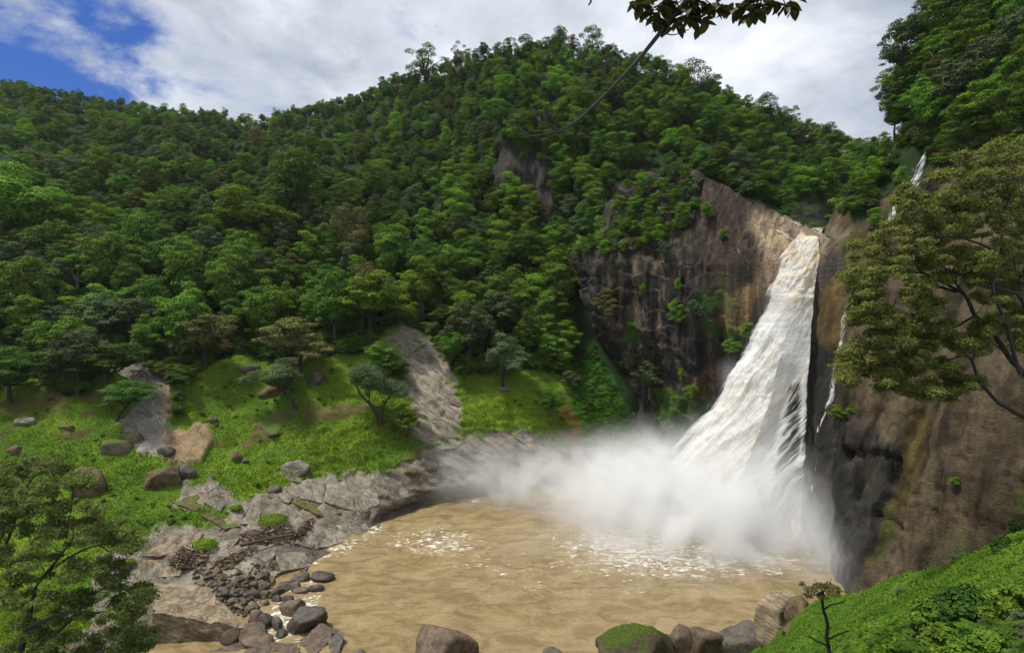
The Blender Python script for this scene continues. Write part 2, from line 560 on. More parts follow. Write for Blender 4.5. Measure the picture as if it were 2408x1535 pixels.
# pin the waterline to the pool level
shore_w = sstep(Yg, ysh[:, None] - 40, ysh[:, None])
Dg = Dg * (1 - shore_w) + shore_w * dwater(np.maximum(Yg, 900))
for _ in range(3):
    Dg[1:-1] = (Dg[:-2] + 2 * Dg[1:-1] + Dg[2:]) / 4
G = np.stack([(xs[:, None] - CX) / F * Dg, Dg, CAM_H - (Yg - CY) / F * Dg], -1)
# bed of the pool below the waterline, and the far side of the ridges
under = []
for k in range(5, 0, -1):
    e = G[:, 0].copy()
    e[:, 1] -= 2.5 * k
    e[:, 2] = -1.1 * k
    under.append(e)
back = []
for k in range(1, 7):
    e = G[:, -1].copy()
    e[:, 1] += 14 * k
    e[:, 0] *= 1 + 14 * k / e[:, 1]
    e[:, 2] -= 7 * k + k * k
    back.append(e)
G = np.concatenate([np.stack(under, 1), G, np.stack(back, 1)], 1)
PX, PY = proj(G)

OPEN = [(-600, 900), (0, 905), (90, 880), (150, 930), (200, 930), (232, 850), (262, 800), (330, 852), (400, 905), (455, 885), (500, 840), (560, 826), (640, 850), (720, 835),
        (800, 830), (850, 830), (900, 775), (945, 752), (1010, 785), (1070, 865), (1130, 880), (1240, 868), (1330, 880), (1400, 850), (1440, 930), (1520, 1010), (1560, 1060),
        (1560, 1200), (1000, 1300), (800, 1500), (400, 1800), (-600, 1900)]
GULLY = [(270, 805), (330, 850), (398, 902), (398, 985), (436, 1000), (470, 985), (500, 1030), (492, 1060), (450, 1085), (428, 1088), (360, 1060), (325, 1055), (300, 1010),
         (268, 990), (305, 960), (335, 930), (305, 905), (250, 850)]
STRIP = [(895, 805), (945, 762), (1020, 800), (1070, 885), (1085, 960), (1082, 1040), (1075, 1060), (1000, 1040), (930, 1000), (980, 945), (945, 895), (950, 850)]
SHOREROCK = [(225, 1330), (300, 1275), (400, 1245), (500, 1225), (470, 1195), (405, 1185), (440, 1140), (470, 1118), (540, 1170), (600, 1175), (640, 1165), (700, 1135), (780, 1120),
             (850, 1105), (930, 1110), (1000, 1060), (1080, 1050), (1110, 1015), (1240, 1025), (1320, 1050), (1420, 1060), (1560, 1050), (1560, 1250), (1000, 1330), (800, 1500), (500, 1620), (0, 1800), (200, 1480)]
TONGUE = [(1330, 950), (1365, 1000), (1355, 1040), (1310, 1030), (1345, 1000), (1300, 985)]
OUTCROP = [[(1150, 305), (1185, 330), (1225, 365), (1320, 380), (1330, 440), (1330, 520), (1265, 540), (1240, 470), (1175, 470), (1165, 390)],
           [(1400, 425), (1470, 430), (1640, 400), (1640, 480), (1560, 470), (1440, 460)],
           [(708, 318), (760, 300), (800, 298), (800, 312), (760, 322), (712, 330)]]
LUSH = [(1330, 870), (1400, 810), (1450, 930), (1530, 1020), (1545, 1075), (1480, 1060), (1400, 1060), (1370, 1000), (1335, 930)]


def soft(poly, wpx=10, ns=.0, seed=1):
    s = poly_sd(PX, PY, poly)
    if ns:
        s = s + ns * fbm(np.stack([PX * .03, PY * .03, PX * 0], -1), 4, seed)
    return sstep(s, -wpx, wpx)


m_open = soft(OPEN, 10, 10)
m_gully = soft(GULLY, 4, 12, 3)
m_strip = soft(STRIP, 4, 10, 4)
m_shore = soft(SHOREROCK, 5, 24, 5)
m_tongue = soft(TONGUE, 4, 6, 6)
m_out = np.maximum.reduce([soft(p, 8, 10, 7 + i) for i, p in enumerate(OUTCROP)])
m_lush = soft(LUSH, 12, 12, 9)
rockm = np.maximum.reduce([m_gully, m_strip, m_shore, m_out])
# small bare scars in the grass
scar = sstep(fbm(G * np.array([.09, .09, .2]), 5, 31), .42, .62) * m_open * (1 - m_lush)
grassm = m_open * (1 - rockm)

N = gnormals(G)
if N[200, 100, 1] > 0:
    N = -N
lump = fbm(G * .06, 4, 11) * 1.5 * (1 - rockm * .6)
fine = (fbm(G * np.array([.35, .35, .9]), 4, 12) * .42 + .22 * np.abs(fbm(G * np.array([.25, .25, 1.3]), 3, 17))) * grassm + fbm(G * .45, 4, 13) * .35 * (1 - grassm)
# bedding: tilted layers step in and out of the rock
bed = (G[..., 2] * .80 + G[..., 0] * .52 - G[..., 1] * .12) / 1.5 + fbm(G * .10, 3, 14) * .8
fr = bed - np.floor(bed)
step = (np.floor(bed) + sstep(fr, .0, .22)) * 1.5 - bed * 1.5
lay = _h(np.floor(bed), np.floor(bed) * 0, np.floor(bed) * 0, 3)
strata = (step * .55 + (lay - .5) * .8) * np.maximum(m_strip, m_shore * .7) + step * .2 * m_gully
outc = m_out * (fbm(G * np.array([.16, .16, .02]), 5, 15) * 4.5 + fbm(G * np.array([.1, .1, .12]), 3, 16) * 2)
fadew = sstep(G[..., 2], -.3, 1.5)
disp = (lump + fine + strata + outc) * fadew
G = G + N * disp[..., None]
PX, PY = proj(G)

# surface colours (albedo; the forest floor also carries painted gap shade)
n1 = fbm(G * .05, 4, 21)[..., None]
n2 = fbm(G * .25, 4, 22)[..., None]
n3 = fbm(G * .9, 3, 24)[..., None]
forest_c = np.array([.012, .026, .007]) * (1 + .3 * n1)  # forest floor darkened to stand for the shade in gaps between crowns
grass_c = np.array([.100, .172, .016]) + np.array([.045, .050, .002]) * n1 + np.array([.030, .040, .002]) * n2 - np.array([.01, .03, .0]) * np.maximum(n3, 0)
lush_c = np.array([.022, .105, .014]) * (1 + .25 * n2)
soil_c = np.array([.10, .065, .032]) * (1 + .3 * n2)
pale_c = np.array([.230, .205, .165]) * (1 + .30 * n2 + .15 * n1)
tan_c = np.array([.27, .20, .115]) * (1 + .2 * n2)
grey_c = np.array([.26, .235, .20]) * (1 + .3 * n2)
red_c = np.array([.16, .085, .065]) * (1 + .3 * n2)
cliffg_c = np.array([.046, .043, .041]) * (1 + .8 * fbm(G * np.array([.2, .2, .02]), 4, 25)[..., None])


def mx(a, b, m):
    return a * (1 - m[..., None]) + b * m[..., None]


gul_c = mx(grey_c, tan_c, sstep(PX + .12 * (PY - 900) * 0 + 10 * n2[..., 0], 370, 405))
gul_c = mx(gul_c, red_c, sstep(poly_sd(PX, PY, [(305, 900), (345, 885), (385, 925), (390, 960), (350, 950)]), -8, 10) * .4)
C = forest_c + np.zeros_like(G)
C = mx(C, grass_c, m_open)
C = mx(C, soil_c, scar * .75)
C = mx(C, lush_c, m_lush)
C = mx(C, pale_c, m_shore)
C = mx(C, np.array([.30, .265, .21]) * (1 + .25 * n2), m_strip)
C = mx(C, grass_c, np.maximum(m_strip * .9, m_shore) * sstep(fbm(G * .11, 4, 41), .42, .56) * sstep(G[..., 2], 3, 6))
C = mx(C, np.array([.12, .10, .075]) * (1 + .3 * n2), sstep(2.2 - G[..., 2] + n2[..., 0], 0, 1.6) * m_shore)
C = mx(C, gul_c, m_gully)
C = mx(C, cliffg_c, m_out)
C = mx(C, np.array([.19, .085, .04]) + 0 * G, m_tongue)
wet = np.maximum(sstep(1.2 - G[..., 2], 0, 1.2), sstep(poly_sd(PX, PY, [(340, 985), (395, 960), (395, 1060), (350, 1060)]), -10, 15) * .7)
wet = np.maximum(wet, m_out * .3)
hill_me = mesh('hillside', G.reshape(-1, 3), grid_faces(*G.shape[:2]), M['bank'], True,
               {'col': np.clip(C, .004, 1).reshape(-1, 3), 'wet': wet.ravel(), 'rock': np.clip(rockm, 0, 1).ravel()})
hill_me.flip_normals()
hill_me.materials.append(M['cliff'])
mo_ = np.pad(m_out, 0)
fm = (mo_[:-1, :-1] + mo_[1:, 1:]) * .5
hill_me.polygons.foreach_set('material_index', (fm.reshape(-1) > .4).astype(np.int32))
obj('hillside_terrain', hill_me, kind='structure')
HILL = Sheet(PX, PY, G)
OPEN_SD = OPEN

# ------------------------------------------------------------------ the streaked cliff beside the fall
LX = [(560, 1348), (640, 1358), (700, 1376), (830, 1422), (980, 1482), (1060, 1508), (1160, 1535)]
lxy, lxx = np.array(LX, float).T
TOP = [(1330, 590), (1390, 585), (1430, 545), (1455, 455), (1520, 430), (1590, 414), (1640, 414), (1675, 422), (1715, 440), (1765, 470), (1850, 508), (1945, 553), (1990, 580)]
tpx, tpy = np.array(TOP, float).T
nx, ny = 210, 230
S, T = np.meshgrid(np.linspace(0, 1, nx), np.linspace(0, 1, ny), indexing='ij')
X = 1340 + S * 640
for _ in range(6):
    yb = 1145 + (X - 1530) * .26
    Y = yb + (np.interp(X, tpx, tpy) - yb) * T
    xl = np.interp(Y, lxy, lxx)
    X = xl + S * (1985 - xl)
Dm = 160 - (X - 1350) * .0845
Dm = Dm + np.clip((620 - Y) * .045, 0, 20) + np.clip((Y - 1000) * .004, 0, 2)
LEDGE = [(1330, 600), (1420, 596), (1500, 578), (1560, 556), (1620, 525), (1650, 470), (1660, 400), (1700, 200)]
lgx, lgy = np.array(LEDGE, float).T
Dm = Dm + 6.5 * sstep(np.interp(X, lgx, lgy) - Y, -8, 26) * sstep(X, 1690, 1640)
edge = np.clip((60 - (X - np.interp(Y, lxy, lxx))) / 60, 0, 1)
Dm = Dm + 9 * edge ** 2
# the hollow under the overhang at the cliff's foot
hol = sstep(poly_sd(X, Y, [(1370, 790), (1470, 800), (1560, 830), (1600, 900), (1560, 960), (1500, 950), (1420, 850)]), -40, 30)
Dm = Dm + 4.0 * hol
Gc = np.stack([(X - CX) / F * Dm, Dm, CAM_H - (Y - CY) / F * Dm], -1)
bk = []
for k in range(1, 7):
    e = Gc[:, -1].copy()
    e[:, 1] += 3.5 * k
    e[:, 2] += .25 * k - .28 * k * k
    bk.append(e)
Gc = np.concatenate([Gc, np.stack(bk, 1)], 1)
px_c, py_c = proj(Gc)
Nc = gnormals(Gc)
if Nc[100, 100, 1] > 0:
    Nc = -Nc
ribs = fbm(Gc * np.array([.22, .22, .022]), 5, 51)
blocks = fbm(Gc * np.array([.10, .10, .07]), 4, 52)
fin = fbm(Gc * np.array([.8, .8, .25]), 4, 53)
up = sstep(px_c + (700 - py_c) * .4, 1640, 1760)        # the smoother brown slab towards the lip
led = Gc[..., 2] * .9 + Gc[..., 0] * .25 + fbm(Gc * .12, 3, 56) * 3
ledge = ((led / 4.2) - np.floor(led / 4.2))
rough = 1 - .86 * up
dsp = ribs * 1.9 * rough + blocks * 1.6 * rough + fin * .42 * (1 - .5 * up) + (ledge - .5) * .9 * (1 - .85 * up)
lower = sstep(py_c, 760, 950) * (1 - up)
dsp = dsp + lower * np.abs(fbm(Gc * np.array([.35, .35, .04]), 4, 57)) * -2.6
Gc = Gc + Nc * dsp[..., None]
c1 = fbm(Gc * np.array([.35, .35, .018]), 5, 61)[..., None]
c2 = fbm(Gc * .12, 4, 62)[..., None]
c3 = fbm(Gc * np.array([.9, .9, .06]), 4, 63)[..., None]
Cc = np.array([.060, .055, .052]) * (1 + .6 * c2)
Cc = mx(Cc, np.array([.175, .145, .105]) * (1 + .3 * c2), sstep(c1[..., 0] + .5 * c3[..., 0], .22, .62) * .85)
Cc = mx(Cc, np.array([.105, .078, .058]) * (1 + .35 * c2), sstep(px_c + 40 * c1[..., 0] + (700 - py_c) * .35, 1610, 1720) * .9)
Cc = mx(Cc, np.array([.018, .018, .019]) + 0 * Gc, sstep(c3[..., 0] - .3 * c1[..., 0], .34, .62) * .8)
Cc = Cc * (.58 + .25 * c3)
Cc = Cc * (1 - .30 * up)[..., None]
lipm = sstep(poly_sd(px_c, py_c, [(1770, 500), (1850, 512), (1960, 560), (1900, 640), (1800, 700), (1760, 680), (1800, 600), (1770, 540)]) + 22 * c2[..., 0], -14, 22)
Cc = mx(Cc, np.array([.28, .225, .155]) * (1 + .3 * c3), lipm * .85)
och = sstep(poly_sd(px_c, py_c, [(1700, 700), (1790, 670), (1760, 760), (1700, 800), (1650, 1000), (1600, 1010), (1640, 900), (1690, 800)]) + 14 * c2[..., 0], -16, 16)
Cc = mx(Cc, np.array([.19, .13, .06]) * (1 + .3 * c3), och * .8)
mossm = sstep(fbm(Gc * .10, 5, 66) + .35 * sstep(py_c, 560, 1100), .62, .78) * (1 - lipm) * (1 - .6 * up)
Cc = mx(Cc, np.array([.040, .085, .012]) + 0 * Gc, mossm)
wetc = np.maximum(sstep(px_c, 1800, 1900) * .8, .25 + 0 * px_c)
cl_me = mesh('cliff', Gc.reshape(-1, 3), grid_faces(*Gc.shape[:2]), M['cliff'], True,
             {'col': np.clip(Cc, .004, 1).reshape(-1, 3), 'wet': wetc.ravel(), 'rock': (1 - mossm).ravel()})
cl_me.flip_normals()
obj('cliff_terrain', cl_me, kind='structure')
CLIFF = Sheet(px_c, py_c, Gc)

# ------------------------------------------------------------------ the rounded rock dome and hill on the other side
SIL = [(-260, 2420), (-150, 2350), (0, 2290), (100, 2230), (200, 2150), (300, 2115), (350, 2100), (400, 2066), (450, 2020), (470, 1985), (500, 1962), (540, 1944), (580, 1928),
       (640, 1928), (700, 1918), (800, 1909), (900, 1906), (1000, 1906), (1100, 1901), (1200, 1895), (1290, 1890), (1420, 1905), (1600, 1930)]
sly, slx = np.array(SIL, float).T
ry = np.array([-260, 0, 200, 400, 600, 900, 1200, 1420, 1600.])
rx = np.array([1890, 2000, 2200, 2408, 2900.])
RD = np.array([[128, 127, 122, 110, 90], [126, 124, 116, 105, 88], [124, 121, 112, 100, 84], [119, 115, 105, 92, 76], [112.5, 106, 95, 80, 64],
               [108, 96, 81, 68, 52], [105, 90, 77, 65, 48], [101, 84, 75, 65, 48], [99, 83, 74, 65, 48.]])
nx, ny = 260, 250
S, T = np.meshgrid(np.linspace(0, 1, nx), np.linspace(0, 1, ny), indexing='ij')
Y = 1600 + (-260 - 1600) * T
xs_ = np.interp(Y, sly, slx)
X = xs_ + S ** 1.25 * (2900 - xs_)
yi = np.clip(np.searchsorted(ry, Y) - 1, 0, len(ry) - 2)
ty = (Y - ry[yi]) / (ry[yi + 1] - ry[yi])
xi = np.clip(np.searchsorted(rx, X) - 1, 0, len(rx) - 2)
tx = np.clip((X - rx[xi]) / (rx[xi + 1] - rx[xi]), 0, 1)
RDi = 1 / RD
Dr = 1 / (RDi[yi, xi] * (1 - tx) * (1 - ty) + RDi[yi, xi + 1] * tx * (1 - ty) + RDi[yi + 1, xi] * (1 - tx) * ty + RDi[yi + 1, xi + 1] * tx * ty)
qd = np.clip((X - xs_) / 70, 0, 1)
Dr = Dr + 7 * (1 - np.sqrt(1 - (1 - qd) ** 2 + 1e-6))
for _ in range(14):
    Dr[1:-1] = (Dr[:-2] + 2 * Dr[1:-1] + Dr[2:]) / 4
    Dr[:, 1:-1] = (Dr[:, :-2] + 2 * Dr[:, 1:-1] + Dr[:, 2:]) / 4
Gr = np.stack([(X - CX) / F * Dr, Dr, CAM_H - (Y - CY) / F * Dr], -1)
bk = []
for k in range(9, 0, -1):
    e = Gr[0].copy()
    d0 = e[:, 1] + 3.5 * k
    pxk = np.interp(Y[0], sly, slx) + 7 * k
    e = np.stack([(pxk - CX) / F * d0, d0, e[:, 2]], -1)
    bk.append(e)
Gr = np.concatenate([np.stack(bk, 0), Gr], 0)
pxr, pyr = proj(Gr)
Nr = gnormals(Gr)
if Nr[150, 100, 1] > 0:
    Nr = -Nr
WETZ = [(1890, 640), (1935, 650), (1925, 800), (1990, 830), (1985, 900), (1950, 960), (2000, 980), (2120, 1060), (2118, 1090), (2080, 1230), (2040, 1330), (2010, 1400), (1880, 1400)]
wz = sstep(poly_sd(pxr, pyr, WETZ) + 14 * fbm(Gr * .25, 4, 70), -10, 14)
vg = sstep(poly_sd(pxr, pyr, [(2070, -300), (2900, -300), (2900, 300), (2408, 360), (2230, 400), (2180, 360), (2120, 430), (2010, 530), (1990, 500), (2060, 380)]), -14, 14)
dsp = fbm(Gr * .05, 3, 71) * 1.2 + fbm(Gr * np.array([.35, .35, .05]), 5, 72) * (1.3 * wz + .25) + fbm(Gr * .5, 4, 73) * .22
# blocky dark recesses under the wet overhang
rec = sstep(poly_sd(pxr, pyr, [(1975, 1050), (2110, 1065), (2100, 1120), (2060, 1190), (2000, 1180)]) + 6 * fbm(Gr * .4, 3, 76), -6, 8)
colm = fbm(Gr * np.array([.55, .55, .06]), 3, 77)
dsp = dsp - rec * (1.0 + 2.2 * sstep(colm, -.1, .25))
for (a, b_) in (((2196, 950), (2168, 1120)),):
    tcr = np.clip((pyr - a[1]) / (b_[1] - a[1]), 0, 1)
    dcr = np.abs(pxr - (a[0] + tcr * (b_[0] - a[0])) - 4 * fbm(Gr * .3, 3, 78)) + np.clip(np.abs(pyr - np.clip(pyr, a[1], b_[1])), 0, 99)
    dsp = dsp - 1.3 * np.exp(-(dcr / 4.5) ** 2)
dsp = dsp - .5 * sstep(fbm(Gr * np.array([.3, .3, .6]), 4, 79), .55, .75) - .2 * sstep(fbm(Gr * np.array([.8, .8, 1.5]), 4, 84), .5, .68)
dsp = dsp - .5 * np.exp(-(fbm(Gr * np.array([.12, .12, .02]), 4, 88) / .035) ** 2)
dsp = dsp + .25 * (1 - np.abs(fbm(Gr * np.array([.16, .16, .10]), 5, 85)) * 2)
Gr = Gr + Nr * dsp[..., None]
r1 = fbm(Gr * .10, 5, 81)[..., None]
r2 = fbm(Gr * np.array([.4, .4, .05]), 4, 82)[..., None]
r3 = fbm(Gr * .6, 4, 83)[..., None]
Cr = np.array([.155, .105, .066]) * (1 + .30 * r1 + .25 * r3)
Cr = mx(Cr, np.array([.20, .125, .045]) * (1 + .3 * r2), sstep(poly_sd(pxr, pyr, [(1925, 640), (1990, 600), (1975, 760), (1960, 900), (1950, 900), (1930, 800)]), -12, 12) * .9)
Cr = mx(Cr, np.array([.15, .105, .022]) * (1 + .3 * r2), sstep(poly_sd(pxr, pyr, [(2140, 960), (2190, 960), (2160, 1120), (2110, 1240), (2060, 1330), (2030, 1350), (2090, 1200), (2125, 1080)]) + 8 * r3[..., 0], -16, 16) * .75)
Cr = mx(Cr, np.array([.055, .070, .020]) * (1 + .3 * r3), sstep(r1[..., 0] + .3 * r3[..., 0], .35, .75) * sstep(pxr, 2150, 2350) * .8)
Cr = mx(Cr, np.array([.038, .034, .031]) * (1 + .5 * r2), wz * .93)
Cr = mx(Cr, np.array([.085, .060, .040]) * (1 + .5 * r2), wz * sstep(r2[..., 0], .15, .5) * .7)
Cr = mx(Cr, np.array([.30, .235, .155]) * (1 + .25 * r3), sstep(poly_sd(pxr, pyr, [(1920, 560), (1960, 530), (2000, 540), (1960, 600), (1925, 640)]), -8, 10))
Cr = mx(Cr, np.array([.19, .125, .065]) * (1 + .3 * r3), sstep(poly_sd(pxr, pyr, [(1955, 530), (1975, 480), (2000, 470), (2005, 530)]), -6, 8))
Cr = mx(Cr, np.array([.050, .046, .044]) * (1 + .4 * r2), sstep(poly_sd(pxr, pyr, [(2160, 350), (2230, 390), (2200, 480), (2110, 540), (2075, 535), (2130, 430)]), -8, 12) * .9)
rs_ = fbm(Gr * np.array([.30, .30, .012]), 5, 86)[..., None]
Cr = Cr * np.array([.37, .425, .445]) * (1 - .55 * sstep(rs_, .12, .5)) * (1 + .35 * sstep(-rs_, .1, .5))
Cr = mx(Cr, np.array([.040, .052, .014]) + 0 * Gr, sstep(fbm(Gr * np.array([.14, .14, .10]), 5, 87), .25, .6) * .7 * (1 - wz))
Cr = mx(Cr, np.array([.013, .028, .008]) + 0 * Gr, vg)  # ground under the bushes painted dark, as shaded gaps in the foliage
rc_me = mesh('dome', Gr.reshape(-1, 3), grid_faces(*Gr.shape[:2]), M['rcliff'], True,
             {'col': np.clip(Cr, .004, 1).reshape(-1, 3), 'wet': np.maximum(wz * .25, .0).ravel(), 'rock': (1 - vg).ravel() * .5})
if rc_me.polygons[len(rc_me.polygons) // 2].normal.y > 0:
    rc_me.flip_normals()
obj('dome_terrain', rc_me, kind='structure')
DOME = Sheet(pxr[9:], pyr[9:], Gr[9:])

# ------------------------------------------------------------------ the slope in front, below the viewpoint
NC = {
    -900: ([(2600, 12), (1900, 18), (1720, 22)], [(1800, 34), (1820, 48)]),
    -200: ([(2600, 12), (2000, 17), (1800, 23)], [(1850, 36), (1900, 50)]),
    600: ([(2600, 12), (2100, 18), (1900, 26)], [(1950, 38), (2000, 44)]),
    1400: ([(2600, 12), (1900, 30), (1700, 50)], [(1640, 62), (1640, 63)]),
    1700: ([(2600, 12), (1800, 40), (1600, 60)], [(1570, 67), (1560, 70)]),
    1800: ([(2600, 11), (1600, 50), (1506, 64)], [(1500, 71), (1510, 76)]),
    1870: ([(2600, 10), (1600, 38), (1440, 58)], [(1450, 70), (1490, 77)]),
    1950: ([(2600, 9), (1600, 30), (1400, 54)], [(1420, 68), (1480, 77)]),
    2000: ([(2600, 9), (1600, 26), (1390, 51)], [(1405, 68), (1480, 77)]),
    2160: ([(2600, 8), (1600, 18.5), (1356, 42)], [(1390, 60), (1470, 79)]),
    2300: ([(2600, 7), (1600, 14.5), (1306, 36)], [(1360, 55), (1460, 79)]),
    2408: ([(2600, 6.5), (1600, 12.5), (1256, 32)], [(1340, 52), (1450, 79)]),
    3000: ([(2600, 6), (1500, 10), (1150, 26)], [(1300, 46), (1450, 70)]),
}
ncx = np.array(sorted(NC), float)
nx, n1_, n2_ = 330, 130, 24
sx = np.r_[np.linspace(-900, 1690, 50), np.linspace(1700, 2420, 250), np.linspace(2430, 3000, 30)]
Ks = []
for c in ncx:
    fr_, bk_ = NC[int(c)]
    pts = np.array([P(c, y, d_) for y, d_ in fr_ + bk_])
    # front part evenly in picture height, then over the brow
    y0 = np.linspace(fr_[0][0], fr_[-1][0], n1_)
    ky, kd = np.array(fr_, float)[::-1].T
    dd = 1 / np.interp(y0, ky, 1 / kd)
    a = np.stack([np.full(n1_, c), y0, dd], 1)
    tb = np.linspace(0, 1, n2_ + 1)[1:]
    kk = np.array([fr_[-1]] + bk_, float)
    b_ = np.stack([np.full(n2_, c), np.interp(tb, [0, .5, 1], kk[:, 0]), np.interp(tb, [0, .5, 1], kk[:, 1])], 1)
    Ks.append(np.concatenate([a, b_], 0))
Ks = np.stack(Ks)
Ng = np.zeros((len(sx), n1_ + n2_, 3))
for j in range(3):
    for r_ in range(n1_ + n2_):
        Ng[:, r_, j] = np.interp(sx, ncx, Ks[:, r_, j])
Gn = np.stack([(Ng[..., 0] - CX) / F * Ng[..., 2], Ng[..., 2], CAM_H - (Ng[..., 1] - CY) / F * Ng[..., 2]], -1)
Gn[..., 2] += fbm(Gn * .12, 3, 90) * .9 * sstep(Gn[..., 1], 8, 30) + fbm(Gn * .8, 4, 91) * .12
pxn, pyn = proj(Gn)
g1 = fbm(Gn * .3, 4, 92)[..., None]
Cn = np.array([.040, .105, .010]) * (1 + .35 * g1)
nr_me = mesh('near_slope', Gn.reshape(-1, 3), grid_faces(*Gn.shape[:2]), M['bank'], True,
             {'col': np.clip(Cn, .004, 1).reshape(-1, 3), 'wet': np.zeros(Gn.shape[0] * Gn.shape[1]), 'rock': np.zeros(Gn.shape[0] * Gn.shape[1])})
obj('near_slope_terrain', nr_me, kind='structure')
NEAR = Sheet(pxn, pyn, Gn)

# ------------------------------------------------------------------ pool
m, q = newmat('muddy_water')
pos = q.n('ShaderNodeNewGeometry').outputs['Position']
foam_a = q.attr('foam').outputs['Fac']
na = q.noise(q.scalevec(pos, (1, 1.7, 1)), .22, 6, .6, .8)
nb = q.noise(q.scalevec(pos, (.8, 1.8, 1)), .9, 8, .68, 1.4)
nfo = q.noise(q.scalevec(pos, (.7, 1.5, 1)), .55, 9, .7, 2.2)
c = q.mix(q.ramp(na, .32, .66), (.160, .112, .046), (.280, .210, .108))
c = q.mix(q.ramp(nb, .45, .75, 0, .6), c, (.30, .23, .125))
fo = q.ramp(q.math('ADD', nfo, q.math('MULTIPLY', foam_a, .42)), .69, .80)
c = q.mix(fo, c, (.80, .78, .72))
hh = q.math('ADD', q.math('MULTIPLY', nb, .6), na)
bp = q.n('ShaderNodeBump', ins={'Strength': .7, 'Distance': .9, 'Height': hh})
p = q.n('ShaderNodeBsdfPrincipled', ins={'Base Color': c, 'Roughness': q.math('ADD', .28, q.math('MULTIPLY', fo, .5)), 'IOR': 1.33,
                                         'Specular IOR Level': .35, 'Normal': bp.outputs[0]})
q.n('ShaderNodeOutputMaterial', ins={'Surface': p.outputs[0]})
M['water'] = m
wx = np.linspace(-75, 95, 330)
wy = np.linspace(50, 178, 260)
W = np.stack(np.meshgrid(wx, wy, indexing='ij') + [np.zeros((330, 260))], -1)
W[..., 2] = fbm(W * np.array([.22, .45, 1]), 4, 101) * .16 + fbm(W * np.array([.06, .12, 1]), 3, 103) * .25 + fbm(W * np.array([.9, 1.6, 1]), 3, 102) * .07
wpx, wpy = proj(W)
shl = np.interp(wpx, shx, shy)
near_shore = .45 * sstep(wpy, shl + 26, shl + 6) * sstep(wpx, 640, 700) * sstep(fbm(W * .09, 3, 104), -.25, .3) + .50 * sstep(poly_sd(wpx, wpy, [(560, 1530), (590, 1480), (640, 1400), (740, 1340), (780, 1330), (760, 1420), (740, 1480), (700, 1540)]), -5, 20)
agit = sstep(np.hypot((wpx - 1720) / 420, (wpy - 1260) / 110), 1.25, .6)
mids = .40 * sstep(np.hypot((wpx - 1010) / 140, (wpy - 1265) / 50), 1.3, .3) + .25 * sstep(np.hypot((wpx - 1330) / 500, (wpy - 1330) / 110), 1.2, .3)
foam_v = np.clip(near_shore * .75 + agit * .30 + mids * .7 + .08, 0, 1)
obj('water', mesh('water', W.reshape(-1, 3), grid_faces(330, 260), M['water'], True, {'foam': foam_v.ravel()}), kind='structure')


# ------------------------------------------------------------------ waterfall
def fall_mat(name, gap=0.0, silt=0.0):
    m, q = newmat(name)
    u = q.attr('us').outputs['Fac']      # metres across
    l = q.attr('ls').outputs['Fac']      # metres down
    ed = q.attr('edge').outputs['Fac']
    th = q.attr('thin').outputs['Fac']
    st = q.attr('silt').outputs['Fac']
    vec = q.n('ShaderNodeCombineXYZ', ins={0: u, 1: q.math('MULTIPLY', l, .14), 2: 0.0}).outputs[0]
    a = q.noise(vec, .55, 6, .58, .5)
    b = q.noise(vec, 1.8, 5, .6, .6)
    pos = q.n('ShaderNodeNewGeometry').outputs['Position']
    bil = q.noise(pos, .35, 7, .62, .4)
    white = q.mix(q.ramp(a, .36, .56), (.80, .82, .83), (.95, .95, .94))
    c = q.mix(q.math('MULTIPLY', st, q.ramp(bil, .30, .66, .95, .25)), white, (.72, .59, .36))
    c = q.mix(q.ramp(bil, .42, .66, 0, .5), c, (.90, .90, .88))
    h = q.math('ADD', q.math('ADD', a, q.math('MULTIPLY', b, .5)), q.math('MULTIPLY', bil, 1.2))
    bp = q.n('ShaderNodeBump', ins={'Strength': .45, 'Distance': .3, 'Height': h})
    df = q.n('ShaderNodeBsdfDiffuse', ins={'Color': c, 'Normal': bp.outputs[0]})
    tl = q.n('ShaderNodeBsdfTranslucent', ins={'Color': c, 'Normal': bp.outputs[0]})
    s1 = q.n('ShaderNodeMixShader', ins={0: .5, 1: df.outputs[0], 2: tl.outputs[0]})
    tr = q.n('ShaderNodeBsdfTransparent')
    cut = q.math('ADD', q.math('ADD', q.math('MULTIPLY', a, .75), q.math('MULTIPLY', b, .45)), 0.0)
    al = q.ramp(q.math('SUBTRACT', cut, q.math('ADD', q.math('MULTIPLY', ed, .62), q.math('MULTIPLY', th, .46))), .10, .30)
    s2 = q.n('ShaderNodeMixShader', ins={0: al, 1: tr.outputs[0], 2: s1.outputs[0]})
    q.n('ShaderNodeOutputMaterial', ins={'Surface': s2.outputs[0]})
    return m


M['fall'] = fall_mat('falling_water')
FY = np.array([540, 562, 600, 660, 700, 760, 860, 960, 1060, 1130, 1200, 1300.])
FL = np.array([1885, 1866, 1836, 1806, 1790, 1762, 1708, 1650, 1552, 1486, 1450, 1430.])
FR = np.array([1935, 1924, 1927, 1924, 1917, 1913, 1907, 1904, 1902, 1900, 1897, 1893.])
FDL = np.array([118, 115.5, 115.5, 116, 117, 119, 123, 127, 133, 137, 138, 138.])
FDR = np.array([118, 114, 112.6, 111, 110, 109, 107.5, 106.3, 105, 104.2, 103.3, 102.0])


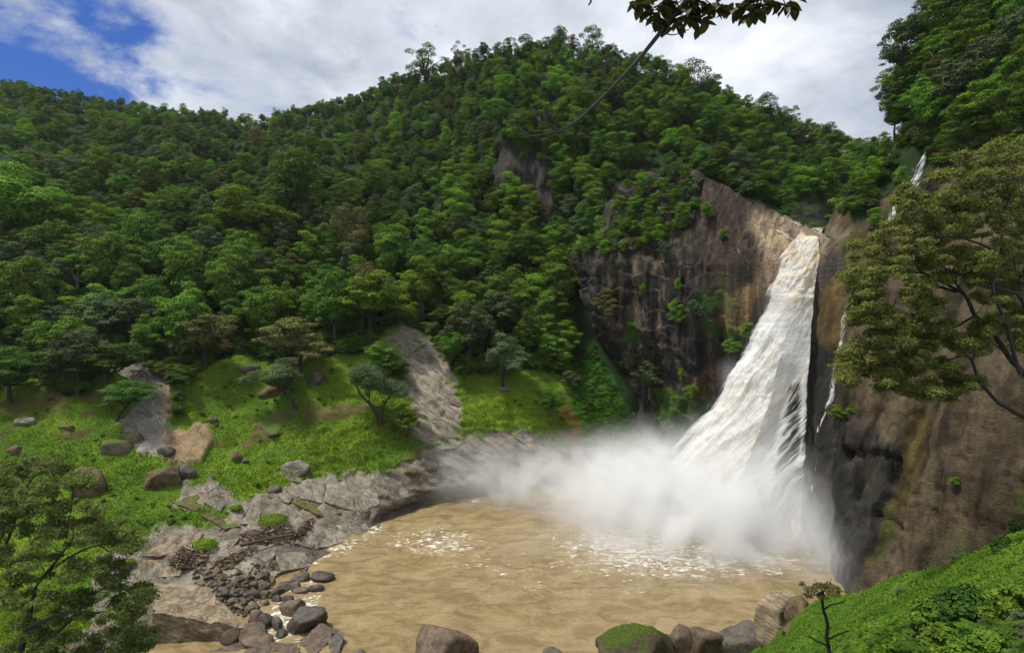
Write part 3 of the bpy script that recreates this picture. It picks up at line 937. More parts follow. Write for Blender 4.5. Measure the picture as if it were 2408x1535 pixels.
def curtain(name, s0, s1, y0, y1, nx, ny, off, parent, thin_fn, silt_on=True, bulge=3.0, amp=.17):
    S, Yn = np.meshgrid(np.linspace(s0, s1, nx), np.linspace(y0, y1, ny), indexing='ij')
    L, Rr = np.interp(Yn, FY, FL), np.interp(Yn, FY, FR)
    wob = 9 * fbm(np.stack([Yn * .018, S * 0 + off, S * 0], -1), 4, 111)
    L = L + wob * sstep(Yn, 600, 700)
    X = L + (Rr - L) * S
    # base line of the fall follows the water surface
    D = np.interp(Yn, FY, FDL) * (1 - S) + np.interp(Yn, FY, FDR) * S
    D = D - bulge * np.sin(np.pi * np.clip(S, 0, 1)) * sstep(Yn, 560, 720) - off
    G = np.stack([(X - CX) / F * D, D, CAM_H - (Yn - CY) / F * D], -1)
    uu = S * (Rr - L) / F * D
    ll = (Yn - 540) / F * 112
    q3 = np.stack([uu * .30, ll * .07, D * 0], -1)
    dd = fbm(q3, 6, 112, .62) * amp + fbm(np.stack([uu, ll, D * 0], -1) * .34, 5, 113, .6) * amp * 1.1 * sstep(Yn, 900, 640) + fbm(G * np.array([.4, .4, .22]), 5, 114, .62) * amp
    N = gnormals(G)
    if N[nx // 2, ny // 2, 1] > 0:
        N = -N
    G = G + N * dd[..., None]
    e = np.maximum(sstep(S, s0 + .27, s0), sstep(S, s1 - .06, s1)) * sstep(Yn, 560, 640)
    st = sstep(Yn + 30 * fbm(G * .15, 3, 115), 800, 610) if silt_on else 0 * Yn
    st = st + .30 * sstep(fbm(np.stack([uu * .18, ll * .03, D * 0], -1), 4, 116), .1, .6)
    me = mesh(name, G.reshape(-1, 3), grid_faces(nx, ny), M['fall'], True,
              {'us': uu.ravel(), 'ls': ll.ravel(), 'edge': e.ravel(), 'thin': thin_fn(S, Yn, X).ravel(), 'silt': np.clip(st, 0, 1).ravel()})
    return obj(name, me, parent)


base = P(1720, 1240, 113)
base[2] = 0


def local(o, root):
    """keep a mesh built in world coordinates in place under its root"""
    o.data.transform(__import__('mathutils').Matrix.Translation(-Vector(root.location)))
    return o


wf = empty('waterfall', 'tall white waterfall plunging over the rock lip into the brown pool', 'waterfall', base)
local(curtain('chute', 0, 1, 535, 700, 90, 90, .35, wf, lambda S, Y, X: 0 * S, True, 2.2, .38), wf)
gapf = lambda S, Y, X: np.clip(.95 * sstep(poly_sd(X, Y, [(1845, 900), (1895, 860), (1900, 1290), (1870, 1280), (1780, 1200), (1755, 1110), (1770, 1080), (1800, 1140), (1830, 1000)]), -14, 24), 0, 1)
local(curtain('main_curtain', 0, 1, 690, 1300, 240, 340, 0, wf, gapf), wf)
local(curtain('spray_veil', -.05, .66, 760, 1290, 110, 180, 1.7, wf, lambda S, Y, X: .74 + .25 * sstep(Y, 800, 760), False, 3.4, .5), wf)
local(curtain('side_strands', .74, 1.02, 840, 1300, 90, 200, 1.1, wf, lambda S, Y, X: .80 + 0 * S, False, 3.0, .6), wf)


def ribbon(name, sheet, pts, wpx, mat, lift=.35, n=70, nx=9, seed=0):
    """a thin sheet of running water over a rock surface; pts in picture coordinates"""
    pts = smooth_line(np.array([(a, b, 0) for a, b in pts], float), n)
    rr = np.interp(np.linspace(0, 1, n), np.linspace(0, 1, len(wpx)), wpx)
    V = np.zeros((n, nx, 3))
    for i in range(n):
        for j in range(nx):
            s = j / (nx - 1) - .5
            x = pts[i, 0] + s * rr[i] + 1.0 * math.sin(i * .35 + seed)
            V[i, j] = sheet.at(x, pts[i, 1])
    toc = np.array([0, 0, CAM_H]) - V
    toc /= np.linalg.norm(toc, axis=-1, keepdims=True)
    V = V + toc * (lift + .15 * fbm(V * .8, 3, seed)[..., None])
    jj = np.linspace(0, 1, nx)[None] + np.zeros((n, 1))
    uu = jj * (rr[:, None] / F * V[..., 1])
    ll = np.cumsum(np.r_[0, np.linalg.norm(np.diff(V[:, nx // 2], axis=0), axis=1)])[:, None] + np.zeros((1, nx))
    e = np.clip(np.abs(jj - .5) * 2, 0, 1) ** 2 * .7
    tend = np.minimum(np.arange(n) / 6, (n - 1 - np.arange(n)) / 6).clip(0, 1)[:, None]
    return V, mesh(name, V.reshape(-1, 3), grid_faces(n, nx), mat, True,
                   {'us': (uu * 3).ravel(), 'ls': (ll * 2).ravel(), 'edge': e.ravel(), 'thin': (.84 + .4 * (1 - tend) + 0 * jj).ravel(), 'silt': (0 * jj).ravel()})


for nm, lab, pts, wd in (
        ('cascade', 'thin white cascade sliding down the dark rock above the olive tree', [(2176, 356), (2160, 403), (2138, 448), (2112, 478), (2094, 530)], [20, 44, 62, 54, 44]),
        ('cascade', 'narrow rivulet running down the brown dome beside the waterfall', [(2000, 700), (1982, 765), (1969, 841), (1956, 920), (1940, 965)], [16, 26, 24, 28, 32]),
        ('cascade', 'thin trickle falling over the wet black rock below the rivulet', [(1940, 968), (1925, 1010), (1918, 1070), (1908, 1160), (1900, 1240)], [24, 18, 14, 14, 16])):
    V, me = ribbon(nm, DOME, pts, wd, M['fall'], seed=len(bpy.data.objects))
    tag(obj(nm, me), lab, 'cascade')
V, me = ribbon('trickle', HILL, [(300, 895), (330, 905), (352, 930), (372, 985), (388, 1010), (378, 1035), (368, 1055)], [3, 4, 3, 3, 4, 6, 4], M['fall'], .25, 60, 5, 3)
tag(obj('cascade', me), 'fine trickle crossing the bare rock gully in the grass bank', 'cascade')
for pts, wd, lab in (([(1835, 512), (1868, 523), (1900, 538), (1938, 556)], [10, 16, 18, 12], 'thin white sheet of water sliding along the rim to the lip'),
                     ([(1822, 540), (1848, 552), (1872, 572)], [14, 26, 22], 'pale water film on the tan rock just left of the lip')):
    V, me = ribbon('cascade', CLIFF, pts, wd, M['fall'], .45, 40, 7, 9)
    tag(obj('cascade', me), lab, 'cascade')
for pts, wd, lab in (([(1793, 545), (1797, 570), (1800, 600), (1801, 640)], [10, 8, 6, 5], 'forked trickle on the brown cliff near the lip of the fall'),
                     ([(1735, 553), (1736, 575), (1737, 600)], [9, 7, 5], 'short pale seep on the brown cliff face')):
    V, me = ribbon('seep', CLIFF, pts, wd, M['fall'], .35, 30, 5, 5)
    tag(obj('seep', me), lab, 'seep')

# ------------------------------------------------------------------ mist
m, q = newmat('mist_volume')
pos = q.n('ShaderNodeNewGeometry').outputs['Position']
BL = [(P(1720, 1240, 104), (19, 10, 9), .34), (P(1570, 1180, 115), (15, 10, 9.5), .34), (P(1420, 1145, 124), (16, 9, 7.5), .14), (P(1260, 1135, 130), (14, 8, 7), .09),
      (P(1100, 1115, 131), (13, 8, 8), .032), (P(1940, 1345, 92), (9, 8, 7), .12), (P(1620, 1330, 98), (28, 10, 3.8), .10), (P(1690, 1405, 87), (20, 9, 2.6), .045), (P(1640, 1000, 126), (3, 3, 4), .05),
      (P(1575, 1085, 131), (3.5, 4, 4), .08), (P(1715, 880, 121), (2.2, 3, 3.5), .04), (P(1880, 1290, 100), (8, 6, 5), .14), (P(1500, 1120, 131), (9, 5, 6), .12), (P(1900, 510, 128), (4, 5, 4), .015), (P(1830, 720, 110), (3, 3, 5), .035), (P(1790, 840, 112), (4, 3, 6), .035), (P(1740, 960, 113), (5, 3, 6), .04), (P(1690, 1060, 114), (6, 4, 6), .05), (P(1830, 1060, 105), (4, 3, 7), .03)]
nz = q.noise(q.scalevec(pos, (1, 1, .8)), .10, 7, .66, 1.1)
nmul = q.ramp(nz, .36, .64, .05, 1.7)
tot = None
for cc, rr, dn in BL:
    dv = q.vmath('DIVIDE', q.vmath('SUBTRACT', pos, tuple(cc)), rr)
    g = q.math('MULTIPLY', q.math('POWER', 2.71828, q.math('MULTIPLY', q.vmath('DOT_PRODUCT', dv, dv), -1.15)), dn)
    tot = g if tot is None else q.math('ADD', tot, g)
dens = q.math('MULTIPLY', q.math('MAXIMUM', q.math('SUBTRACT', tot, .003), 0.0), nmul)
pv = q.n('ShaderNodeVolumePrincipled', ins={'Color': (.97, .975, .98, 1), 'Density': dens, 'Anisotropy': .1})
q.n('ShaderNodeOutputMaterial', ins={'Volume': pv.outputs[0]})
bm = bmesh.new()
bmesh.ops.create_cube(bm, size=1)
x0, x1, y0, y1, z0, z1 = -28, 82, 82, 150, .45, 78
for v in bm.verts:
    v.co = ((x0 + x1) / 2 + v.co.x * (x1 - x0), (y0 + y1) / 2 + v.co.y * (y1 - y0), (z0 + z1) / 2 + v.co.z * (z1 - z0))
me = bpy.data.meshes.new('mist')
bm.to_mesh(me)
bm.free()
me.materials.append(m)
obj('mist', me, kind='stuff')
mh, q = newmat('haze_air')
pv = q.n('ShaderNodeVolumePrincipled', ins={'Color': (.86, .92, 1.0, 1), 'Density': .00004, 'Anisotropy': .2})
q.n('ShaderNodeOutputMaterial', ins={'Volume': pv.outputs[0]})
bm = bmesh.new()
bmesh.ops.create_cube(bm, size=1)
x0, x1, y0, y1, z0, z1 = -900, 620, -40, 640, -12, 300
for v in bm.verts:
    v.co = ((x0 + x1) / 2 + v.co.x * (x1 - x0), (y0 + y1) / 2 + v.co.y * (y1 - y0), (z0 + z1) / 2 + v.co.z * (z1 - z0))
me = bpy.data.meshes.new('haze')
bm.to_mesh(me)
bm.free()
me.materials.append(mh)
obj('haze', me, kind='stuff')


# ------------------------------------------------------------------ trees
def crown(seed, puffs, n, leaf, W=1.0, H=.90, zc=.52, spread=.36, pr=(.07, .15), flat=1.0, bare=.0, core=True):
    """leaf clumps over an uneven dome, with a denser heart; unit width"""
    rng = np.random.default_rng(seed)
    C, Rr = [], []
    nl_ = int(rng.integers(3, 6))
    la = rng.uniform(0, 6.28)
    lobes = []
    for j in range(nl_):
        an = la + j * 6.283 / nl_ + rng.normal() * .3
        off = spread * rng.uniform(.30, .62)
        lobes.append((off * math.cos(an), off * math.sin(an), zc + H * rng.uniform(-.20, .12), spread * rng.uniform(.42, .62), H * rng.uniform(.30, .44)))
    lobes.append((rng.normal() * .05, rng.normal() * .05, zc + H * .08, spread * rng.uniform(.45, .6), H * rng.uniform(.38, .48)))
    for k in range(puffs):
        lx, ly, lz, lr, lh = lobes[k % len(lobes)]
        i_ = k // len(lobes)
        dz = 1 - 1.35 * (i_ + .35) / max(1, puffs / len(lobes))
        a = k * 2.39996 + rng.normal() * .6
        rh = math.sqrt(max(0, 1 - dz * dz)) * rng.uniform(.7, 1.12)
        r_ = rng.uniform(*pr) * (.75 + .35 * rng.uniform())
        C.append((lx + lr * rh * math.cos(a), ly + lr * rh * math.sin(a), lz + lh * dz))
        Rr.append(r_)
    C, Rr = np.array(C), np.array(Rr)
    k = rng.choice(puffs, n, p=Rr ** 2 / (Rr ** 2).sum())
    d = rng.normal(size=(n, 3))
    d[:, 2] = np.abs(d[:, 2]) * rng.choice([1, 1, 1, 1, -.4], n) + .15
    d[:, :2] += C[k][:, :2] * 1.6
    d /= np.linalg.norm(d, axis=1, keepdims=True)
    lump = 1 + .38 * vnoise(d * 2.9 + k[:, None] * 9.1, seed) + .16 * vnoise(d * 7 + k[:, None] * 3.1, seed + 1)
    rad = Rr[k] * (rng.uniform(.6, 1.0, n) ** .5) * lump
    c = C[k] + d * rad[:, None] * np.array([1.1, 1.1, .55])
    nrm = d * np.array([.7, .7, 1]) + rng.normal(size=(n, 3)) * .33 + np.array([0, 0, .55])
    V, Fc, t = leaves(c, nrm, leaf, leaf * .66, rng)
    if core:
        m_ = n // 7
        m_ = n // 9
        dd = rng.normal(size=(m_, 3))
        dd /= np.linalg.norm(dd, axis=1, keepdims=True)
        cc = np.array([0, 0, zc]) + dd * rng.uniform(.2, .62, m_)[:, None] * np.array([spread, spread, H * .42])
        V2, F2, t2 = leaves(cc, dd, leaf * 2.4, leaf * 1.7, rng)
        V, Fc, t = np.vstack([V, V2]), np.vstack([Fc, F2 + len(V)]), np.r_[t, t2 * .3]  # heart leaves tinted darker: inner shade of the crown put into colour
    return V, Fc, t, C, Rr


def trunk_geo(seed, C, zbase=0.0, r=.022, limbs=5, lean=(0, 0), fork=.35):
    rng = np.random.default_rng(seed)
    g = Geo()
    top = np.array([lean[0], lean[1], fork])
    g.add(*tube(smooth_line([(0, 0, zbase - .06), (lean[0] * .25 + rng.normal() * .01, lean[1] * .25, fork * .4), top], 7), np.linspace(r * 1.35, r * .8, 7), 7))
    for k in rng.permutation(len(C))[:limbs]:
        e = C[k]
        mid = top * .5 + e * .5 + np.array([0, 0, -.03]) + rng.normal(size=3) * .02
        g.add(*tube(smooth_line([top - np.array([0, 0, .02]), mid, e], 7), np.linspace(r * .62, r * .16, 7), 5))
    return g


# kinds: (name, material, crown args)
KIND = []
KDEF = [('dark', 'round', dict(puffs=34)), ('dark', 'round', dict(puffs=38, H=1.05, zc=.5)), ('dark', 'broad', dict(puffs=34, H=.66, zc=.62, spread=.40)), ('dark', 'tall', dict(puffs=32, H=1.05, spread=.31, zc=.55)),
        ('mid', 'round', dict(puffs=34)), ('mid', 'round', dict(puffs=40, H=.86)), ('mid', 'broad', dict(puffs=36, H=.66, zc=.62, spread=.40)), ('mid', 'tall', dict(puffs=32, H=1.05, spread=.31, zc=.55)),
        ('bright', 'round', dict(puffs=34, H=.9)), ('bright', 'broad', dict(puffs=38, H=.72, zc=.6, spread=.40)), ('olive', 'round', dict(puffs=32, H=.88)), ('grey', 'round', dict(puffs=34)),
        ('grey', 'broad', dict(puffs=34, H=.66, zc=.62, spread=.39)), ('mid', 'open', dict(puffs=13, H=.72, zc=.64, pr=(.09, .14), spread=.38, core=False))]
for i, (mt, shp, kw) in enumerate(KDEF):
    V, Fc, t, C, Rr = crown(200 + i, n=7500, leaf=.031, **kw)
    cm = mesh('crown', V, Fc, M[mt], False, {'tint': t})
    g = trunk_geo(300 + i, C, fork=.33 if shp != 'tall' else .4)
    tm = g.mesh('trunk', M['barkpale' if i in (7, 13) else 'bark'])
    KIND.append((mt, shp, cm, tm))

COLWORD = {'dark': 'dark green', 'mid': 'mid green', 'bright': 'bright green', 'olive': 'olive brown', 'grey': 'grey green'}
ANCH = [(120, 215, 'on the skyline of the low ridge'), (430, 300, 'below the low ridge dip'), (650, 290, 'where low ridge meets hump'),
        (780, 390, 'below the high pale outcrop'), (960, 200, 'on the steep shoulder of the hump'), (1050, 330, 'on the face of the hump'),
        (1280, 150, 'near the summit of the hump'), (1240, 300, 'above the grey upper crag'), (1180, 540, 'under the grey upper crag'), (1400, 330, 'right of the grey upper crag'),
        (1560, 250, 'on the shoulder behind the overhanging branch'), (1720, 280, 'on the ridge falling gorgeward'), (1900, 330, 'on the ridge end beside the gorge'),
        (1780, 420, 'above the brown cliff slab'), (1950, 430, 'in the gorge behind the lip'), (1480, 500, 'on the ledge over the streaked cliff'),
        (1300, 640, 'against the end of the streaked cliff'), (1250, 780, 'at the foot of the streaked cliff'), (1100, 720, 'above the small lawn by the cliff'),
        (930, 560, 'in the middle of the wooded slope'), (700, 560, 'behind the yellow green spreading tree'), (500, 420, 'high on the wooded slope'), (200, 350, 'high under the low ridge'),
        (120, 500, 'around the big pale feathery tree'), (350, 560, 'in the hollow of the wooded slope'), (120, 690, 'above the grass terrace edge'), (330, 720, 'above the bare rock gully'),
        (560, 690, 'above the wide grass bank'), (760, 680, 'behind the bright grass edge tree'), (930, 690, 'above the pale rock strip'),
        (2180, 120, 'topping the steep hill over the dome'), (2300, 220, 'on the steep hill over the dome'), (2060, 440, 'on the rib beside the thin cascade'), (2350, 330, 'just above the big olive tree')]
ORD = ['first', 'second', 'third', 'fourth', 'fifth', 'sixth', 'seventh', 'eighth', 'ninth', 'tenth', 'eleventh', 'twelfth', 'thirteenth', 'fourteenth', 'fifteenth', 'sixteenth', 'seventeenth', 'eighteenth', 'nineteenth', 'twentieth']

KW = np.array([7, 7, 5, 4, 10, 10, 8, 6, 6, 6, 2.5, 6, 5, 2.5])
KW = KW / KW.sum()

# specimen trees come first: (px, py of the foot, crown width px, tree height px, kind, name, label)
SPEC = [
    (700, 962, 135, 115, 12, 'tree', 'small leaning tree alone on the grass bank, its thin trunk bent', (-.32, 0)),
    (706, 872, 175, 125, 10, 'tree', 'olive brown tree with several thin stems at the top of the grass bank', (0, 0)),
    (1184, 914, 125, 122, 11, 'tree', 'round grey green tree standing alone on the small lawn by the cliff', (0, 0)),
    (272, 990, 130, 95, 2, 'tree', 'low dark tree leaning over the bare rock gully', (.25, 0)),
    (184, 928, 160, 150, 12, 'tree', 'dark trunked tree on the grass terrace left of the gully', (0, 0)),
    (246, 918, 170, 110, 2, 'tree', 'spreading tree whose branches reach across the top of the gully', (.12, 0)),
    (22, 945, 170, 125, 0, 'tree', 'dark tree at the picture edge above the grass terrace', (0, 0)),
    (480, 868, 175, 140, 10, 'tree', 'olive brown tree with layered crown above the gully', (0, 0)),
    (870, 806, 190, 165, 9, 'tree', 'large bright green tree at the upper edge of the grass bank', (0, 0)),
    (1062, 872, 85, 88, 0, 'tree', 'dark round tree beside the pale rock strip', (0, 0)),
    (575, 605, 230, 165, 9, 'tree', 'wide yellow green spreading tree in the middle of the forest', (0, 0)),
    (690, 545, 170, 205, 3, 'tree', 'tall dark tree with visible trunk in the middle of the forest', (0, 0)),
    (820, 640, 125, 160, 10, 'tree', 'tall yellowish tree beside the forest centre', (0, 0)),
    (60, 590, 230, 190, 8, 'tree', 'big pale feathery tree at the picture edge in the forest', (0, 0)),
    (1112, 545, 95, 115, 8, 'tree', 'bright conical tree below the grey upper crag', (0, 0)),
    (1000, 206, 112, 90, 13, 'tree', 'dark open crowned tree on the hump shoulder against the sky', (0, 0)),
    (1078, 172, 42, 66, 13, 'tree', 'small thin tree beside the open crowned tree on the skyline', (0, 0)),
    (1312, 140, 62, 70, 0, 'tree', 'dark bushy tree topping the summit of the hump', (0, 0)),
    (1394, 150, 68, 84, 13, 'tree', 'airy thin leaved tree on the summit right of the bushy one', (0, 0)),
    (1240, 160, 75, 70, 0, 'tree', 'low dark tree on the summit left of the bushy one', (0, 0)),
    (1640, 272, 135, 122, 13, 'tree', 'umbrella shaped tree with a pale trunk on the ridge skyline', (0, 0)),
    (1700, 275, 62, 70, 13, 'tree', 'small open tree below the umbrella shaped tree', (0, 0)),
    (1800, 320, 85, 88, 1, 'tree', 'dense round tree standing up from the falling ridge', (0, 0)),
    (1852, 335, 65, 80, 13, 'tree', 'open tree right of the dense round tree on the ridge', (0, 0)),
    (1905, 345, 60, 60, 13, 'tree', 'small open tree low on the ridge near the gorge', (0, 0)),
    (1960, 385, 95, 92, 0, 'tree', 'dark tree at the ridge end above the gorge', (0, 0)),
    (1730, 345, 110, 85, 9, 'tree', 'bright feathery bamboo like clump on the falling ridge', (0, 0)),
    (1600, 400, 130, 85, 9, 'tree', 'bright flat crowned tree on the slope over the brown slab', (0, 0)),
    (1530, 535, 120, 100, 8, 'tree', 'bright leafy tree on the ledge over the streaked cliff', (0, 0)),
    (1375, 470, 80, 100, 8, 'tree', 'pale green tree beside the grey upper crag', (0, 0)),
]
placed = []          # (px, py, crown px) for spacing
RECS = []            # dict per tree


def add_rec(sheet, px, py, wm, hm_, kind, spec=None, sink=.0):
    p = sheet.at(px, py)
    RECS.append(dict(p=p, w=wm, h=hm_, k=kind, px=px, py=py, spec=spec, size=math.sqrt(wm * hm_) / p[1]))


for px, py, wp, hp, k, nm, lab, lean in SPEC:
    p = HILL.at(px, py)
    add_rec(HILL, px, py, wp / F * p[1], hp / F * p[1] / .95, k, (nm, lab, lean))
    placed.append((px, py - hp * .45, wp * .8))

NOTREE = [OPEN, [(1155, 310), (1185, 335), (1235, 375), (1310, 400), (1315, 440), (1310, 540), (1270, 560), (1245, 500), (1185, 490), (1165, 400)], OUTCROP[1], OUTCROP[2],
          [(1420, 600), (1440, 440), (1520, 418), (1625, 392), (1700, 420), (1960, 545), (1990, 700), (1990, 1200), (1340, 1200), (1340, 690), (1400, 690), (1620, 700)]]
rngt = np.random.default_rng(42)


def forest_fill(sheet, region, tries, wrange, space, yfor=.62, noclip=None, kw=KW, xr=(-250, 2150), yr=(90, 905), sky=False):
    pl = [a for a in placed]
    cell = {}

    def key(x, y):
        return int(x // 60), int(y // 60)
    for a in pl:
        cell.setdefault(key(a[0], a[1]), []).append(a)
    X = rngt.uniform(*xr, tries)
    Y = rngt.uniform(*yr, tries)
    if sky:
        Y = np.interp(X, xs, ytop) + rngt.uniform(0, 16, tries)
    ok = np.ones(tries, bool)
    for poly in region:
        ok &= poly_sd(X, Y, poly) < -4
    if noclip is not None:
        ok &= poly_sd(X, Y, noclip) > 0
    sky_y = np.interp(X, xs, ytop)
    if sheet is HILL:
        ok &= Y > sky_y - 2
    X, Y = X[ok], Y[ok]
    order = rngt.permutation(len(X))
    for i in order:
        x, y = X[i], Y[i]
        p = sheet.at(x, y)
        wm = rngt.uniform(*wrange) * (1.3 if p[1] < 185 else 1.1 if p[1] < 240 else .9)
        wp = wm / p[1] * F
        s = wp * space
        kx, ky = key(x, y)
        hit = False
        for a in range(kx - 2, kx + 3):
            for b in range(ky - 2, ky + 3):
                for (qx, qy, qw) in cell.get((a, b), ()):
                    if ((qx - x) / (s + qw * space) * 2) ** 2 + ((qy - y) / ((s + qw * space) * yfor) * 2) ** 2 < 1:
                        hit = True
                        break
                if hit:
                    break
            if hit:
                break
        if hit:
            continue
        cell.setdefault((kx, ky), []).append((x, y, wp))
        k = rngt.choice(len(KIND), p=kw)
        hm_ = wm * rngt.uniform(.9, 1.45)
        RECS.append(dict(p=p, w=wm, h=hm_, k=k, px=x, py=y, spec=None, size=math.sqrt(wm * hm_) / p[1]))


forest_fill(HILL, NOTREE, 2500, (6.5, 10.0), .42, sky=True)
placed = placed + [(r['px'], r['py'], r['w'] / r['p'][1] * F) for r in RECS[len(SPEC):]]
forest_fill(HILL, NOTREE, 20000, (7.2, 12.8), .52)
for row, (dy, dd_, n_) in enumerate(((0, .5, 22), (-30, 3.5, 22), (-58, 6.0, 20), (-88, 6.0, 18), (-116, 6.0, 16), (-140, 6.0, 12))):
    for j in range(n_):
        x = 1352 + (1640 - 1352) * (j + rngt.uniform(.2, .8)) / n_
        y = np.interp(x, lgx, lgy) + dy + rngt.uniform(-8, 8)
        if y < np.interp(x, tpx, tpy) - 6 or x > 1655 - max(0, -dy - 60) * .3:
            continue
        p = CLIFF.at(x, y + 6) + np.array([0, dd_ * .2, -.8])
        wm = rngt.uniform(3.6, 6.4)
        RECS.append(dict(p=p, w=wm, h=wm * rngt.uniform(.8, 1.2), k=int(rngt.choice(len(KIND), p=KW)), px=x, py=y, spec=None, size=wm / p[1] * 1.2))
for j in range(34):
    x = rngt.uniform(1640, 1930)
    y = np.interp(x, tpx, tpy) - rngt.uniform(0, 14)
    p = HILL.at(x, y)
    wm = rngt.uniform(5, 10)
    RECS.append(dict(p=p - np.array([0, 0, 1.5]), w=wm, h=wm * rngt.uniform(.8, 1.2), k=int(rngt.choice(len(KIND), p=KW)), px=x, py=y, spec=None, size=wm / p[1]))
for x, y, wm in ((1866, 545, 6), (1885, 552, 5), (1905, 556, 6), (1925, 560, 5), (1945, 560, 6), (1895, 530, 7), (1930, 535, 7), (1960, 540, 6), (1850, 530, 7), (1970, 520, 7)):
    p = HILL.at(x, y)
    RECS.append(dict(p=p - np.array([0, 0, 1.0]), w=wm, h=wm * rngt.uniform(.8, 1.1), k=int(rngt.choice(len(KIND), p=KW)), px=x, py=y, spec=None, size=wm / p[1]))
for j in range(26):
    y = 375 + j * 5.2
    x = np.interp(y, sly, slx) + rngt.uniform(4, 34)
    p = DOME.at(x, y)
    wm = rngt.uniform(1.4, 2.6)
    RECS.append(dict(p=p - np.array([0, 0, .5]), w=wm, h=wm * rngt.uniform(.8, 1.1), k=int(rngt.choice(len(KIND), p=KW)), px=x, py=y, spec=None, size=wm / p[1]))
VEGR = [(2085, 190), (2130, 130), (2210, 60), (2260, -60), (2500, -60), (2500, 330), (2408, 345), (2240, 385), (2190, 350), (2130, 330), (2090, 330)]
forest_fill(DOME, [], 1500, (5.0, 8.5), .52, .62, VEGR, xr=(2060, 2500), yr=(-60, 420))
RIB = [(2050, 385), (2085, 360), (2090, 410), (2050, 500), (2010, 530), (1995, 500), (2020, 440)]
forest_fill(DOME, [], 500, (2.4, 4.0), .5, .62, RIB, xr=(1980, 2130), yr=(340, 540))

RECS.sort(key=lambda r: (-(r['spec'] is not None), -r['size']))
vis = [r for r in RECS if r['spec'] or (-30 < r['px'] < 2440)]
IND = vis[:296]
ids = set(id(r) for r in IND)
REST = [r for r in RECS if id(r) not in ids]

# labels: look + landmark, and an order number only where look and landmark are shared
keys = {}
for r in IND:
    if r['spec']:
        continue
    a = min(ANCH, key=lambda a: (a[0] - r['px']) ** 2 + ((a[1] - r['py']) * 1.3) ** 2)
    r['key'] = (COLWORD[KIND[r['k']][0]], KIND[r['k']][1], a[2])
    keys.setdefault(r['key'], []).append(r)
for kk, rs in keys.items():
    rs.sort(key=lambda r: r['px'])
    adj = kk[1]
    for i, r in enumerate(rs):
        r['label'] = f'{kk[0]} {adj} tree {kk[2]}' + (f', {ORD[i]} from the left' if len(rs) > 1 else '')
SRC = {}
for r in IND:
    mt, shp, cm, tm = KIND[r['k']]
    sp = r['spec']
    lab = sp[1] if sp else r['label']
    root = empty('tree', lab, 'tree', r['p'] - np.array([0, 0, .3]), 'trees on the hillside', rz=rngt.uniform(0, 6.28) if not sp else 0.0,
                 scale=(r['w'] / .95, r['w'] / .95, r['h'] / 1.0))
    if sp and sp[0]:
        # specimens get a crown and trunk of their own
        i = len(SRC) + 900 + int(r['px'])
        kw = dict(KDEF[r['k']][2])
        kw['puffs'] = int(kw['puffs'] * 1.25)
        openc = KDEF[r['k']][1] == 'open'
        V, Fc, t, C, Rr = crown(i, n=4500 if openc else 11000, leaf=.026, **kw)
        lean = np.array([sp[2][0], sp[2][1], 0])
        V = V + lean * np.clip(V[:, 2:3] / .55, 0, 1.1)
        C = C + lean * np.clip(C[:, 2:3] / .55, 0, 1.1)
        cm2 = mesh('crown', V, Fc, M[mt], False, {'tint': t})
        g = trunk_geo(i, C, limbs=8, r=.024, lean=tuple(lean[:2] * .7), fork=.36)
        tm2 = g.mesh('trunk', M['barkpale' if 'pale trunk' in lab else 'barkdark'])
        obj('trunk', tm2, root)
        obj('crown', cm2, root)
        continue
    obj('trunk', tm, root)
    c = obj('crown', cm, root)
    SRC.setdefault(r['k'], c)


